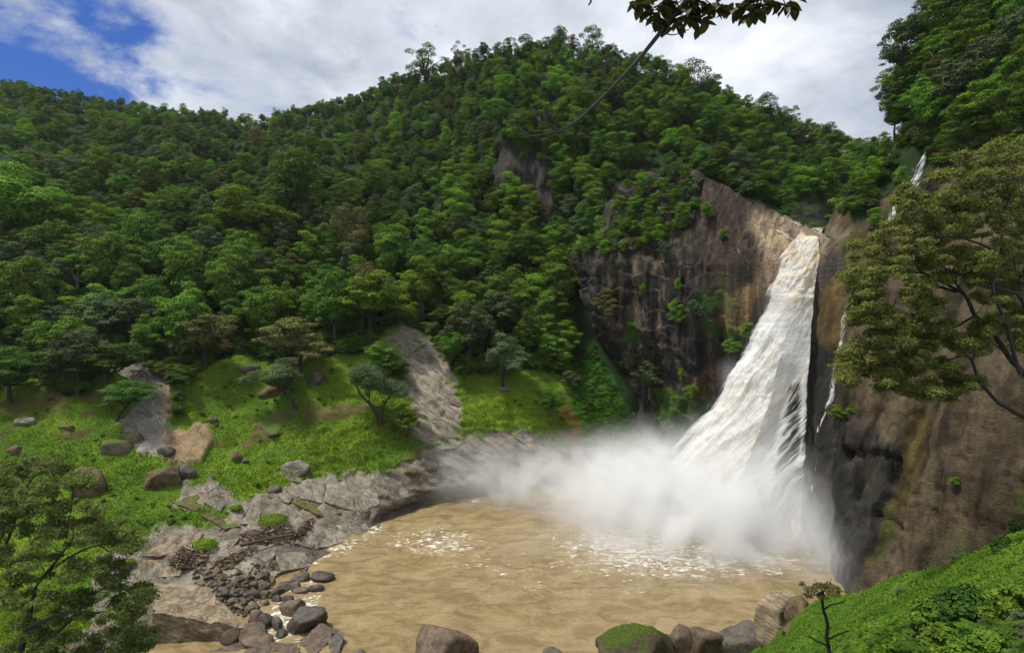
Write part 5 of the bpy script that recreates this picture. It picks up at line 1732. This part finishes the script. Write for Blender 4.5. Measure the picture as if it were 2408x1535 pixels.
SL = [
    ([z1(1065, 285), z1(1395, 262), z1(1372, 400), z1(1150, 350)], 2.2, .5, 'pale', 'smooth pale slab under the lower grass edge'),
    ([z1(1402, 266), z1(1545, 250), z1(1625, 470), z1(1382, 405)], 2.2, .5, 'pale', 'smooth pale slab right of the joint, sloping to the water'),
    ([z1(1560, 235), z1(1760, 215), z1(1800, 420), z1(1640, 470)], 2.2, .35, 'pale', 'cracked grey slab above the far shore bend'),
    ([z1(955, 352), z1(1050, 300), z1(1148, 362), z1(1115, 420)], 2.6, .9, 'pale', 'thick grey block jutting from the grass edge'),
    ([z1(1120, 405), z1(1185, 345), z1(1515, 488), z1(1395, 512)], 2.2, .6, 'brown', 'long rust stained ledge under the smooth slabs'),
    ([z1(630, 482), z1(690, 415), z1(815, 430), z1(762, 520)], 1.6, .5, 'pale', 'pale tilted slab right of the bank foot'),
    ([z1(822, 432), z1(905, 450), z1(885, 560), z1(752, 560)], 1.6, .35, 'pale', 'pale slab beside the grass tuft on the rocks'),
    ([z1(470, 412), z1(560, 375), z1(632, 430), z1(600, 475)], 1.9, .7, 'pale', 'grey block at the foot of the grass bank'),
    ([z1(228, 402), z1(430, 345), z1(458, 425), z1(402, 468)], 1.9, .25, 'brown', 'dark brown ledge cut into the foot of the grass'),
    ([z1(448, 512), z1(520, 488), z1(752, 592), z1(640, 615)], 1.9, .7, 'brown', 'overhanging brown ledge above the driftwood'),
    ([z1(0, 815), z1(225, 640), z1(470, 640), z1(330, 800)], 2.2, .35, 'tan', 'broad tan rock sheet under the mown looking grass'),
    ([z1(235, 632), z1(480, 590), z1(612, 600), z1(480, 640)], 1.6, .3, 'tan', 'tan rock strip along the grass edge'),
    ([z1(470, 705), z1(745, 680), z1(640, 785), z1(445, 800)], 1.9, .3, 'pale', 'grey flat between the two driftwood heaps'),
    ([z1(10, 850), z1(330, 830), z1(285, 965), z1(-60, 975)], 2.2, .3, 'tan', 'tan rock sheet behind the big block'),
    ([z1(1000, 790), z1(1232, 782), z1(1285, 890), z1(1060, 935)], 2.6, .6, 'pale', 'ribbed grey slab dipping into the pool'),
    ([z1(888, 832), z1(988, 762), z1(1010, 805), z1(960, 885)], 1.9, .8, 'pale', 'broken block at the head of the ribbed slab'),
    ([z1(670, 870), z1(782, 790), z1(852, 870), z1(800, 962)], 1.9, .6, 'pale', 'ribbed slab left of the broken block'),
    ([z1(820, 965), z1(920, 892), z1(1060, 935), z1(962, 995)], 1.6, .4, 'pale', 'low ribbed slab at the edge of the surf'),
    ([z1(570, 935), z1(672, 865), z1(735, 935), z1(620, 968)], 1.6, .5, 'pale', 'small ribbed slab next to the rubble heap'),
    ([z1(1160, 715), z1(1240, 540), z1(1385, 590), z1(1335, 750)], 2.6, .5, 'pale', 'grey rounded slab on the shore point, inland side'),
    ([z1(1385, 590), z1(1560, 560), z1(1560, 705), z1(1345, 750)], 2.6, .5, 'pale', 'grey cracked slab in the middle of the shore point'),
    ([z1(1560, 560), z1(1700, 560), z1(1768, 690), z1(1560, 710)], 2.6, .35, 'pale', 'grey slab at the tip of the shore point'),
    ([z1(1030, 172), z1(1100, 165), z1(1262, 236), z1(1130, 248)], 1.0, .3, 'pale', 'flat pale slab lying in the grass below the angular boulder'),
    ([z1(400, 295), z1(592, 246), z1(560, 285), z1(470, 322)], 1.0, .2, 'pale', 'flat pale stone in the muddy runnel'),
    ([z1(530, 305), z1(640, 315), z1(625, 352), z1(560, 340)], 1.0, .2, 'pale', 'small flat stone below the flat pale stone in the runnel'),
    ([z1(385, 880), z1(465, 860), z1(480, 900), z1(400, 915)], 1.2, .5, 'tan', 'tan slab under the nearer driftwood heap'),
    ([z1(490, 870), z1(580, 860), z1(598, 900), z1(510, 905)], 1.2, .5, 'tan', 'tan slab right of the nearer driftwood heap'),
    ([z1(670, 1200), z1(760, 1160), z1(940, 1150), z1(900, 1235)], 1.6, .5, 'tan', 'tan rock shelf at the back of the foaming run'),
    # strip of layered rock
    ([z3(1180, 200), z3(1390, 90), z3(1560, 200), z3(1360, 320)], 1.9, .35, 'pale', 'uppermost pale layer of the slanting rock strip'),
    ([z3(1365, 330), z3(1570, 215), z3(1700, 470), z3(1420, 440)], 1.9, .45, 'pale', 'second pale layer of the slanting rock strip'),
    ([z3(1340, 462), z3(1430, 445), z3(1790, 640), z3(1795, 700)], 1.9, .7, 'tan', 'long tan ledge crossing the rock strip'),
    ([z3(1440, 560), z3(1500, 560), z3(1800, 745), z3(1790, 800)], 1.9, .5, 'pale', 'broken grey ledge below the long tan ledge'),
    ([z3(1470, 640), z3(1560, 690), z3(1640, 800), z3(1530, 790)], 1.9, .5, 'pale', 'stacked grey blocks low on the rock strip'),
    ([z3(1560, 800), z3(1700, 830), z3(1800, 940), z3(1640, 930)], 1.9, .5, 'pale', 'lowest layered slab of the rock strip'),
    ([z3(1280, 800), z3(1340, 800), z3(1480, 900), z3(1420, 910)], 1.2, .3, 'pale', 'narrow pale rib left of the rock strip foot'),
    ([z3(1500, 950), z3(1640, 950), z3(1780, 1020), z3(1650, 1030)], 1.9, .4, 'pale', 'grey slab between the rock strip and the water'),
    ([(1120, 1022), (1190, 1018), (1260, 1075), (1235, 1085)], 2.6, .5, 'pale', 'slanting grey ribs under the small lawn'),
    ([(1200, 1020), (1290, 1028), (1310, 1060), (1265, 1075)], 2.6, .5, 'pale', 'slanting grey rock right of the ribs under the small lawn'),
    ([(1085, 1040), (1120, 1030), (1190, 1078), (1150, 1085)], 1.9, .4, 'pale', 'grey rib leading down into the mist'),
]
for i, (quad, th, lift, mt, lab) in enumerate(SL):
    rr_ = np.random.default_rng(i)
    slab(quad, th, lift, mt, lab, lifts=list(rr_.uniform(-.25, .3, 4)), seed=400 + i)

# the big tilted block in front and the split slabs at the bottom
BIG = [
    ([(372, 1368, 80), (482, 1377, 80.5), (588, 1480, 72.6), (358, 1436, 71.5)], -1.2, 'tan', 'huge wedge shaped tan block with a ribbed flat top', (.25, .8, .5), .55),
    ([(700, 1505, 72), (760, 1463, 74), (790, 1482, 73), (735, 1545, 69)], -1.5, 'wetbrown', 'long tilted slab at the bottom, left half of a split pair', (.6, .6, .4), .5),
    ([(762, 1490, 72.5), (792, 1478, 73.5), (812, 1490, 72), (790, 1560, 68)], -1.5, 'darkrock', 'dark half of the split slab pair at the pool edge', (.6, .6, .4), .5),
    ([(480, 1535, 70), (560, 1510, 71), (700, 1512, 70.5), (700, 1560, 68)], -1.5, 'wetbrown', 'low long brown slab along the bottom edge', (.2, .9, .4), .5),
]
for i, (tp, zb, mt, lab, gd, gs) in enumerate(BIG):
    top = np.array([P(*t) for t in tp])
    bot = top.copy()
    bot[:, 2] = zb
    bot[:, :2] += (bot[:, :2] - bot[:, :2].mean(0)) * .03
    me, cen = hexa('rock_block', top, bot, M[mt], 34, .10, 600 + i, gd, gs)
    tag(obj('rock_block', me, loc=cen), lab, 'boulder')

# tufts of grass that sit on the shore rocks
for i, (px, py, wp, hp, lab) in enumerate([(640, 1218, 78, 30, 'mound of grass on the pale shore slabs'), (478, 1278, 66, 26, 'mound of grass on the tan rock sheet'), (555, 1193, 30, 14, 'small tuft of grass among the grey blocks'),
                                           (300, 1322, 34, 10, 'patch of grass behind the big block')]):
    p = HILL.at(px, py + hp * .4)
    wm, hm_ = wp / F * p[1], hp / F * p[1]
    rng = np.random.default_rng(i)
    k = 2600 if wp > 50 else 900
    dv = rng.normal(size=(k, 3))
    dv[:, 2] = np.abs(dv[:, 2])
    dv /= np.linalg.norm(dv, axis=1, keepdims=True)
    c_ = dv * rng.uniform(.6, 1, k)[:, None] ** .5 * np.array([wm * .5, wm * .42, hm_ * .55])
    V, Fc, t = leaves(c_ + np.array([0, 0, .35]), dv + rng.normal(size=(k, 3)) * .4, .36, .12, rng)
    tag(obj('grass_mound', mesh('grass_mound', V, Fc, M['grass'], False, {'tint': t}), loc=p), lab, 'grass mound')

# ------------------------------------------------------------------ driftwood
m, q = newmat('driftwood')
t = q.attr('tint').outputs['Fac']
c = q.mix(q.ramp(t, .1, .9), (.035, .022, .014), (.20, .13, .08))
c = q.mix(q.ramp(t, .93, .97), c, (.42, .36, .28))
p = q.n('ShaderNodeBsdfPrincipled', ins={'Base Color': c, 'Roughness': .85})
q.n('ShaderNodeOutputMaterial', ins={'Surface': p.outputs[0]})
M['drift'] = m
HEAPS = [([(395, 1328), (430, 1290), (480, 1285), (490, 1320), (450, 1342), (420, 1345)], 900), ([(560, 1262), (620, 1245), (690, 1240), (695, 1272), (620, 1282), (570, 1278)], 700),
         ([(500, 1330), (540, 1312), (570, 1300), (575, 1322), (530, 1345)], 300), ([(690, 1262), (720, 1225), (740, 1222), (730, 1250), (705, 1272)], 250), ([(540, 1310), (600, 1288), (605, 1300), (560, 1318)], 200)]
V_, F_, T_ = [], [], []
nvv = 0
for poly, k in HEAPS:
    pa = np.array(poly, float)
    got = 0
    while got < k:
        x, y = rngt.uniform(pa[:, 0].min(), pa[:, 0].max()), rngt.uniform(pa[:, 1].min(), pa[:, 1].max())
        sdv = poly_sd(np.array([x]), np.array([y]), poly)[0]
        if sdv < 0:
            continue
        p = HILL.at(x, y) + np.array([0, 0, .45 + rngt.uniform(0, 1) * min(sdv / 14, 1) * .9])
        dv = rngt.normal(size=3) * np.array([1, 1, .35])
        dv /= np.linalg.norm(dv)
        L = rngt.uniform(.15, .9) if got % 9 else rngt.uniform(1, 2.2)
        sdv2 = np.cross(dv, [0, 0, 1])
        sdv2 /= np.linalg.norm(sdv2) + 1e-6
        upv = np.cross(sdv2, dv)
        w_ = rngt.uniform(.03, .10)
        a, b = p - dv * L / 2, p + dv * L / 2
        V_.append(np.array([a - sdv2 * w_, a + sdv2 * w_, a + upv * w_, b - sdv2 * w_, b + sdv2 * w_, b + upv * w_]))
        F_.append(np.array([(0, 1, 4), (0, 4, 3), (1, 2, 5), (1, 5, 4), (2, 0, 3), (2, 3, 5)]) + nvv)
        T_.append(np.full(6, rngt.uniform()))
        nvv += 6
        got += 1
obj('driftwood_litter', mesh('driftwood_litter', np.vstack(V_), np.vstack(F_), M['drift'], False, {'tint': np.concatenate(T_)}), kind='stuff')
a, b = HILL.at(566, 1300) + np.array([0, 0, 1.3]), HILL.at(690, 1276) + np.array([0, 0, 1.5])
g = Geo()
g.add(*tube(smooth_line([a, (a + b) / 2 + np.array([0, 0, .15]), b], 12), np.linspace(.30, .16, 12), 8))
tag(obj('driftwood_log', g.mesh('driftwood_log', M['bark'])), 'long bare driftwood log lying across the shore slabs', 'log')

# ------------------------------------------------------------------ the big olive tree at the picture edge
TD = 40.0
troot = P(2500, 1180, TD)
rt = empty('tree', 'big airy olive green tree with dark curving limbs in front of the brown dome', 'tree', troot, 'near trees')
LIMB = [
    ([(2500, 1190), (2470, 1080), (2440, 1010), (2408, 979), (2348, 948), (2303, 895), (2286, 850), (2268, 836), (2223, 850), (2190, 862)], .34, .05, 0),
    ([(2470, 1080), (2440, 930), (2408, 881), (2366, 832), (2335, 783), (2294, 742), (2268, 693), (2232, 671), (2169, 644), (2116, 640), (2070, 625)], .36, .05, 1),
    ([(2250, 685), (2205, 676), (2151, 671), (2111, 702), (2084, 738), (2050, 760)], .14, .035, 1.4),
    ([(2470, 860), (2408, 716), (2375, 684), (2303, 667), (2236, 635), (2180, 610)], .24, .05, -1.5),
    ([(2400, 880), (2389, 850), (2366, 760), (2335, 684), (2345, 640), (2355, 590), (2353, 510), (2340, 474), (2317, 447)], .17, .05, -2.5),
    ([(2355, 600), (2339, 590), (2286, 568), (2214, 559), (2160, 570)], .12, .035, -2),
    ([(2353, 520), (2375, 470), (2390, 420)], .10, .03, -2.5), ([(2340, 474), (2350, 430), (2355, 390)], .08, .03, -2.5),
    ([(2317, 447), (2280, 430), (2250, 410)], .08, .03, -2.4), ([(2268, 693), (2230, 640), (2200, 600)], .12, .03, 1), ([(2294, 742), (2240, 770), (2180, 780), (2110, 780)], .14, .03, 2),
    ([(2303, 895), (2240, 900), (2170, 915)], .10, .03, 0), ([(2286, 850), (2300, 810), (2310, 770)], .09, .03, 0), ([(2366, 832), (2320, 800), (2280, 810)], .09, .03, .5),
    ([(2169, 644), (2130, 600), (2090, 580)], .09, .025, 1), ([(2303, 667), (2320, 640), (2340, 620)], .08, .03, -1.5), ([(2223, 850), (2160, 840), (2090, 850), (2030, 850)], .10, .025, 0),
]
g = Geo()
for pts, r0, r1_, dd in LIMB:
    ln = smooth_line([P(x, y, TD + dd) - troot for x, y in pts], 8 * len(pts))
    wig = fbm(ln * .9, 3, 7)[:, None] * np.array([.10, .10, .10])
    ln = ln + wig * np.minimum(np.arange(len(ln)) / 6, 1)[:, None]
    g.add(*tube(ln, np.linspace(r0 * .78, r1_ * .8, len(ln)), 8))
rng = np.random.default_rng(77)
RCL = [(2200, 440, 60, 45), (2270, 400, 60, 50), (2350, 375, 62, 40), (2400, 420, 50, 70), (2330, 470, 60, 36), (2250, 480, 60, 36), (2160, 500, 55, 35), (2110, 550, 60, 35), (2200, 545, 60, 28),
       (2290, 535, 60, 32), (2385, 520, 50, 45), (2060, 600, 60, 40), (2020, 645, 36, 40), (2100, 635, 60, 32), (2160, 605, 60, 28), (2240, 605, 50, 26), (2320, 615, 60, 34), (2395, 640, 50, 50),
       (2050, 700, 45, 38), (2015, 735, 26, 30), (2180, 715, 44, 22), (2340, 690, 60, 24), (2010, 830, 40, 32), (2060, 800, 50, 28), (2120, 765, 60, 32), (2190, 775, 60, 30), (2250, 795, 52, 30),
       (2080, 858, 60, 36), (2150, 850, 60, 32), (2220, 868, 48, 26), (2290, 815, 46, 24), (2160, 912, 55, 22), (2230, 920, 40, 18), (2000, 872, 30, 28), (2285, 900, 30, 20), (2395, 740, 40, 30),
       (2130, 460, 30, 24), (2440, 360, 60, 60), (2460, 500, 50, 80), (2470, 650, 60, 60), (2400, 800, 26, 22), (2150, 690, 40, 26), (2230, 500, 50, 40), (2310, 430, 60, 40), (2380, 590, 60, 40), (2070, 745, 40, 26), (2330, 760, 40, 24), (2100, 900, 40, 22), (2200, 660, 50, 26), (2290, 640, 50, 30), (2140, 810, 60, 30)]
RC2 = []
for (x, y, a, b) in RCL:
    for _ in range(16):
        an, r_ = rng.uniform(0, 6.28), math.sqrt(rng.uniform(0, 1))
        RC2.append((x + a * r_ * math.cos(an) * .95, y + b * r_ * math.sin(an) * .95, rng.uniform(12, 30), rng.uniform(7, 17)))
V, Fc, t = clumps(RC2, TD, 1750, .22, rng, 2.2, troot, aspect=.46, shell=.25)
# fine twigs to the clumps from the nearest limb point
limbpts = np.vstack(g.v)
for (x, y, a, b) in RC2[::4]:
    e = P(x, y, TD + rng.normal() * .8) - troot
    k = np.argmin(((limbpts - e) ** 2).sum(1) + rng.uniform(0, .5, len(limbpts)))
    s = limbpts[k]
    if np.linalg.norm(s - e) < 4.5:
        g.add(*tube(smooth_line([s, (s + e) / 2 + np.array([0, 0, .15]), e], 6), np.linspace(.035, .012, 6), 4))
obj('trunk', g.mesh('trunk', M['barkdark']), rt)
o = obj('crown', mesh('crown', V, Fc, M['rtree'], False, {'tint': t}), rt)
o['kind'] = 'stuff'

# ------------------------------------------------------------------ the near tree in the lower corner
LD = 24.0
lroot = P(-60, 1900, LD)
lt = empty('tree', 'feathery green tree top rising from the lower corner in front of the bank', 'tree', lroot, 'near trees')
g = Geo()
for pts, r0, r1_, dd in [([(-60, 1920), (0, 1700), (40, 1560), (78, 1400), (110, 1345), (142, 1308), (170, 1260)], .26, .03, 0), ([(20, 1620), (-20, 1480), (-10, 1350), (30, 1240), (60, 1150), (100, 1100)], .16, .02, .8),
                         ([(40, 1560), (130, 1490), (200, 1420), (260, 1370), (310, 1340)], .12, .02, -.8), ([(60, 1480), (150, 1440), (250, 1440), (320, 1430)], .10, .02, -1.2),
                         ([(0, 1700), (120, 1600), (220, 1540), (300, 1500)], .14, .02, -1.5), ([(110, 1345), (200, 1290), (290, 1270)], .07, .015, .3), ([(30, 1240), (100, 1200), (170, 1200)], .06, .015, .8)]:
    ln = smooth_line([P(x, y, LD + dd) - lroot for x, y in pts], 6 * len(pts))
    ln = ln + fbm(ln * 1.2, 3, 9)[:, None] * .07
    g.add(*tube(ln, np.linspace(r0, r1_, len(ln)), 7))
LCL = [(40, 1112, 60, 32), (110, 1095, 50, 22), (25, 1170, 60, 36), (110, 1170, 60, 36), (170, 1205, 60, 28), (60, 1240, 70, 36), (150, 1260, 70, 36), (240, 1245, 66, 30), (300, 1272, 42, 20), (40, 1320, 60, 40),
       (120, 1340, 70, 40), (210, 1335, 70, 36), (280, 1350, 60, 30), (50, 1420, 70, 45), (140, 1430, 70, 40), (230, 1420, 70, 40), (310, 1430, 45, 34), (60, 1510, 70, 36), (160, 1510, 70, 36), (250, 1510, 70, 32),
       (320, 1500, 36, 26), (335, 1390, 26, 20), (185, 1130, 26, 14), (-20, 1250, 40, 60), (-30, 1420, 40, 70)]
LC2 = []
rng = np.random.default_rng(78)
for (x, y, a, b) in LCL:
    for _ in range(11):
        an, r_ = rng.uniform(0, 6.28), math.sqrt(rng.uniform(0, 1))
        LC2.append((x + a * r_ * math.cos(an), y + b * r_ * math.sin(an), rng.uniform(16, 36), rng.uniform(7, 15)))
V, Fc, t = clumps(LC2, LD, 1250, .17, rng, 1.5, lroot, aspect=.40, shell=.2)
limbpts = np.vstack(g.v)
for (x, y, a, b) in LC2[::4]:
    e = P(x, y, LD + rng.normal() * .6) - lroot
    k = np.argmin(((limbpts - e) ** 2).sum(1))
    s = limbpts[k]
    if np.linalg.norm(s - e) < 2.5:
        g.add(*tube(smooth_line([s, (s + e) / 2 + np.array([0, 0, .1]), e], 5), np.linspace(.022, .008, 5), 4))
obj('trunk', g.mesh('trunk', M['barkdark']), lt)
o = obj('crown', mesh('crown', V, Fc, M['ltree'], False, {'tint': t}), lt)
o['kind'] = 'stuff'

# ------------------------------------------------------------------ overhanging branch with large leaves
BD = 7.0
broot = P(1640, -60, BD)
br = empty('branch', 'dark overhanging branch with big drooping leaves against the sky', 'branch', broot)
g = Geo()
px2m = BD / F


def bl(pts, r0, r1_, n=None, dd=0):
    ln = smooth_line([P(x, y, BD + dd) - broot for x, y in pts], n or 7 * len(pts))
    ln = ln + fbm(ln * 6, 2, 5)[:, None] * .012
    g.add(*tube(ln, np.linspace(r0, r1_, len(ln)) * px2m, 8))


bl([(1680, -130), (1645, -50), (1614, 0), (1583, 40), (1553, 76), (1499, 143), (1436, 210), (1385, 260), (1347, 292), (1309, 311), (1248, 321)], 7.0, 2.2)
bl([(1250, 321), (1228, 308), (1210, 295), (1182, 276)], 3.2, 1.0)
bl([(1429, 210), (1400, 218), (1372, 219)], 2.4, 1.0)
bl([(1429, 206), (1424, 178), (1423, 127)], 1.8, .7)
bl([(1312, 308), (1288, 288), (1279, 262), (1277, 254)], 3.0, 1.2)
bl([(1281, 282), (1290, 270), (1300, 262)], 1.4, .7)
bl([(1300, 312), (1340, 290), (1352, 260)], 1.4, .6)
bl([(1248, 321), (1262, 330), (1275, 345)], 1.2, .6)
bl([(1392, -20), (1389, 5), (1384, 12)], 3.0, 2.0)
ROS = [(1499, 18, 7), (1520, 10, 7), (1535, 32, 7), (1560, 14, 7), (1580, 18, 7), (1547, 58, 6), (1585, 62, 8), (1612, 50, 8), (1633, 24, 8), (1650, 60, 7), (1664, 28, 8), (1692, 20, 6), (1605, 28, 6),
       (1734, 24, 7), (1762, 34, 8), (1785, 22, 8), (1808, 20, 7), (1848, 24, 5), (1866, 18, 5), (1640, 5, 6), (1760, 4, 6)]
for (x, y, k) in ROS:
    if x < 1720:
        sx_ = min(max(x + (40 if x < 1600 else -20), 1540), 1640)
        bl([(sx_, y - 45 if y > 45 else -30), ((sx_ + x) / 2, y - 14), (x, y - 8)], 2.0, 1.0, 8)
    else:
        bl([(1820, -60), ((1820 + x) / 2, -20), (x, y - 8)], 2.0, 1.0, 10)
bl([(1553, 76), (1530, 55), (1499, 30)], 1.8, 1.0)
bl([(1560, 78), (1585, 82), (1620, 70)], 1.6, 1.0)
M['barkblack'] = bark_mat('bark_black', (.006, .005, .004), (.018, .014, .011))
obj('twig', g.mesh('twig', M['barkblack']), br)
# one leaf: a folded oval blade
nl = 9
tt_ = np.linspace(0, 1, nl)
wl = np.sin(np.pi * tt_ ** .9) ** .8 * .25
wl[0], wl[-1] = .012, .008
lv = []
for i in range(nl):
    dr = -.10 * tt_[i] ** 2
    lv += [(tt_[i], -wl[i], dr + wl[i] * .35), (tt_[i], 0, dr), (tt_[i], wl[i], dr + wl[i] * .35)]
lf = []
for i in range(nl - 1):
    for j in (0, 1):
        a = i * 3 + j
        lf.append((a, a + 1, a + 4, a + 3))
leaf_me = mesh('leaf', np.array(lv), np.array(lf), M['leaf'], True, {'tint': np.full(len(lv), .5)})
rng = np.random.default_rng(3)
for (x, y, k) in ROS:
    for j in range(k + 4):
        c_ = P(x + rng.normal() * 9, y - 8 + rng.normal() * 6, BD + rng.normal() * .05) - broot
        an = rng.uniform(0, 6.28)
        out_ = Vector((math.cos(an), math.sin(an) * .9, rng.uniform(-1.4, .15))).normalized()
        q_ = out_.to_track_quat('X', 'Z')
        L = rng.uniform(24, 40) * px2m
        o = obj('leaf', leaf_me, br, c_, None, (L, L * rng.uniform(.9, 1.25), L))
        o.rotation_mode = 'QUATERNION'
        o.rotation_quaternion = q_

# ------------------------------------------------------------------ the green slope in the lower corner
# ground cover leaves
rng = np.random.default_rng(12)
edge_n = Gn[:, :n1_ + 6]
wts = (pxn[:, :n1_ + 6] > 1760) & (pxn[:, :n1_ + 6] < 2800) & (pyn[:, :n1_ + 6] < 1560)
fi = np.flatnonzero(wts.ravel())
pick = rng.choice(fi, 80000)
iu, iv = np.unravel_index(pick, wts.shape)
iu, iv = np.clip(iu, 0, wts.shape[0] - 2), np.clip(iv, 0, wts.shape[1] - 2)
fu, fv = rng.uniform(0, 1, len(pick))[:, None], rng.uniform(0, 1, len(pick))[:, None]
gp = edge_n[iu, iv] * (1 - fu) * (1 - fv) + edge_n[iu + 1, iv] * fu * (1 - fv) + edge_n[iu, iv + 1] * (1 - fu) * fv + edge_n[iu + 1, iv + 1] * fu * fv
hgt = .10 + .22 * (fbm(gp * .7, 3, 131) + .5).clip(0, 1.4)
gp = gp + np.array([0, 0, 1]) * (hgt * rng.uniform(.1, 1, len(gp)))[:, None]
V, Fc, t = leaves(gp, rng.normal(size=gp.shape) * .55 + np.array([0, -.3, .8]), .17, .10, rng)
tt2 = np.clip(.25 + .5 * t + .3 * np.repeat(fbm(gp * .5, 3, 132), 4), 0, 1)
obj('ground_cover', mesh('ground_cover', V, Fc, M['cover'], False, {'tint': tt2}), kind='stuff')
# bushes
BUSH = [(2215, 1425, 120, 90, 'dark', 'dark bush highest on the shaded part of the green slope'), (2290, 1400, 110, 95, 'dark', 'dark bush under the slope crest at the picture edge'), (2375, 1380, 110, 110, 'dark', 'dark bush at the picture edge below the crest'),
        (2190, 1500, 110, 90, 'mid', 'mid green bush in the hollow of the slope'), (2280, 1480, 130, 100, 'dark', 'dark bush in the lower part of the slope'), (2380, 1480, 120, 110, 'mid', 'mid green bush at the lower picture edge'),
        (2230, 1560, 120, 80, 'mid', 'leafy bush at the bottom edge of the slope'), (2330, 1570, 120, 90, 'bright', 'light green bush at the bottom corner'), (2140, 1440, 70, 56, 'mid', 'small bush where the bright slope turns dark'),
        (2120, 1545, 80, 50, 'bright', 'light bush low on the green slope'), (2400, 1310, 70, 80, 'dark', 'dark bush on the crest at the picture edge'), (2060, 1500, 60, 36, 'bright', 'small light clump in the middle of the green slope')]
for px, py, wp, hp, k, lab in BUSH:
    p = NEAR.at(px, py)
    wm, hm_ = wp / F * p[1], hp / F * p[1]
    rng = np.random.default_rng(int(px + py))
    V, Fc, t, C, Rr = crown(int(px + py), 16, 2600, .16 / wm, H=.8, zc=.35, spread=.38, pr=(.12, .24))
    root = empty('shrub', lab, 'shrub', p + np.array([0, 0, -.1]), 'bushes on the green slope', scale=(wm, wm, hm_ / .72))
    g = trunk_geo(int(px), C, r=.012, limbs=6, fork=.12)
    obj('stem', g.mesh('stem', M['barkdark']), root)
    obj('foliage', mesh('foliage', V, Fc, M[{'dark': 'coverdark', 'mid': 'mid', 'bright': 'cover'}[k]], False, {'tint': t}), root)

recs = []
while len(recs) < 260:
    x, y = rngt.uniform(1880, 2600), rngt.uniform(1270, 1560)
    top_ = np.interp(x, [1880, 1950, 2000, 2160, 2300, 2430], [1440, 1405, 1395, 1360, 1310, 1255])
    if y < top_ + 4 or rngt.uniform() > .25 + .75 * sstep(np.array(x + (y - top_) * .7), 2050, 2280):
        continue
    p = NEAR.at(x, y)
    wm = rngt.uniform(.35, 1.25)
    recs.append(dict(p=p - np.array([0, 0, wm * .2]), w=wm, h=wm * rngt.uniform(.6, 1.0), k=[0, 0, 1, 4, 5, 8, 12][rngt.integers(7)]))
scatter('undergrowth', recs, SRC)

# thin sapling
SD = 36.0
p0 = NEAR.at(1950, 1552)
SD = p0[1]
sap = empty('sapling', 'thin crooked sapling with a flat sparse top at the bottom of the green slope', 'sapling', p0)
g = Geo()


def sl(pts, r0, r1_):
    ln = smooth_line([P(x, y, SD) - p0 for x, y in pts], 6 * len(pts))
    ln = ln + fbm(ln * 1.5, 3, 3)[:, None] * .05
    g.add(*tube(ln, np.linspace(r0, r1_, len(ln)) * SD / F * .6, 7))


sl([(1950, 1556), (1948, 1520), (1944, 1495), (1946, 1470), (1938, 1440), (1934, 1415), (1932, 1392)], 8, 5)
sl([(1948, 1520), (1925, 1505), (1900, 1492)], 5, 2.5)
sl([(1946, 1500), (1970, 1492), (1996, 1482)], 4.5, 2)
sl([(1938, 1430), (1955, 1420), (1990, 1410)], 3.5, 1.5)
sl([(1932, 1395), (1918, 1388), (1900, 1392), (1890, 1400)], 3, 1)
sl([(1932, 1395), (1945, 1385), (1965, 1388), (1975, 1396)], 3, 1)
sl([(1932, 1395), (1930, 1378), (1912, 1362)], 2.5, .8)
sl([(1918, 1388), (1895, 1375), (1880, 1368)], 2, .8)
sl([(1932, 1392), (1950, 1372), (1955, 1362)], 2, .8)
obj('stem', g.mesh('stem', M['barkdark']), sap)
rng = np.random.default_rng(31)
V, Fc, t = clumps([(1905, 1385, 18, 5), (1925, 1378, 20, 5), (1945, 1378, 22, 6), (1965, 1385, 16, 5), (1900, 1398, 14, 5), (1960, 1396, 18, 5), (1885, 1372, 8, 4), (1930, 1400, 20, 5)], SD, 4200, .20, rng, .3, p0, aspect=.35, shell=.1)
obj('foliage', mesh('foliage', V, Fc, M['olive'], False, {'tint': t}), sap)

# bare stick by the dome
p0 = NEAR.at(2170, 1362)
g = Geo()
ln = smooth_line([P(x, y, p0[1]) - p0 for x, y in [(2168, 1372), (2174, 1340), (2184, 1318), (2198, 1288), (2208, 1262), (2222, 1225)]], 30)
ln = ln + fbm(ln * 2, 3, 8)[:, None] * .06
g.add(*tube(ln, np.linspace(.075, .02, 30), 6))
ln = smooth_line([P(x, y, p0[1]) - p0 for x, y in [(2182, 1322), (2172, 1312), (2176, 1304), (2186, 1300)]], 14)
g.add(*tube(ln, np.linspace(.04, .015, 14), 5))
tag(obj('dead_stem', g.mesh('dead_stem', M['barkdark']), loc=p0), 'bare dead stem leaning up from the slope crest in front of the dome', 'dead stem')
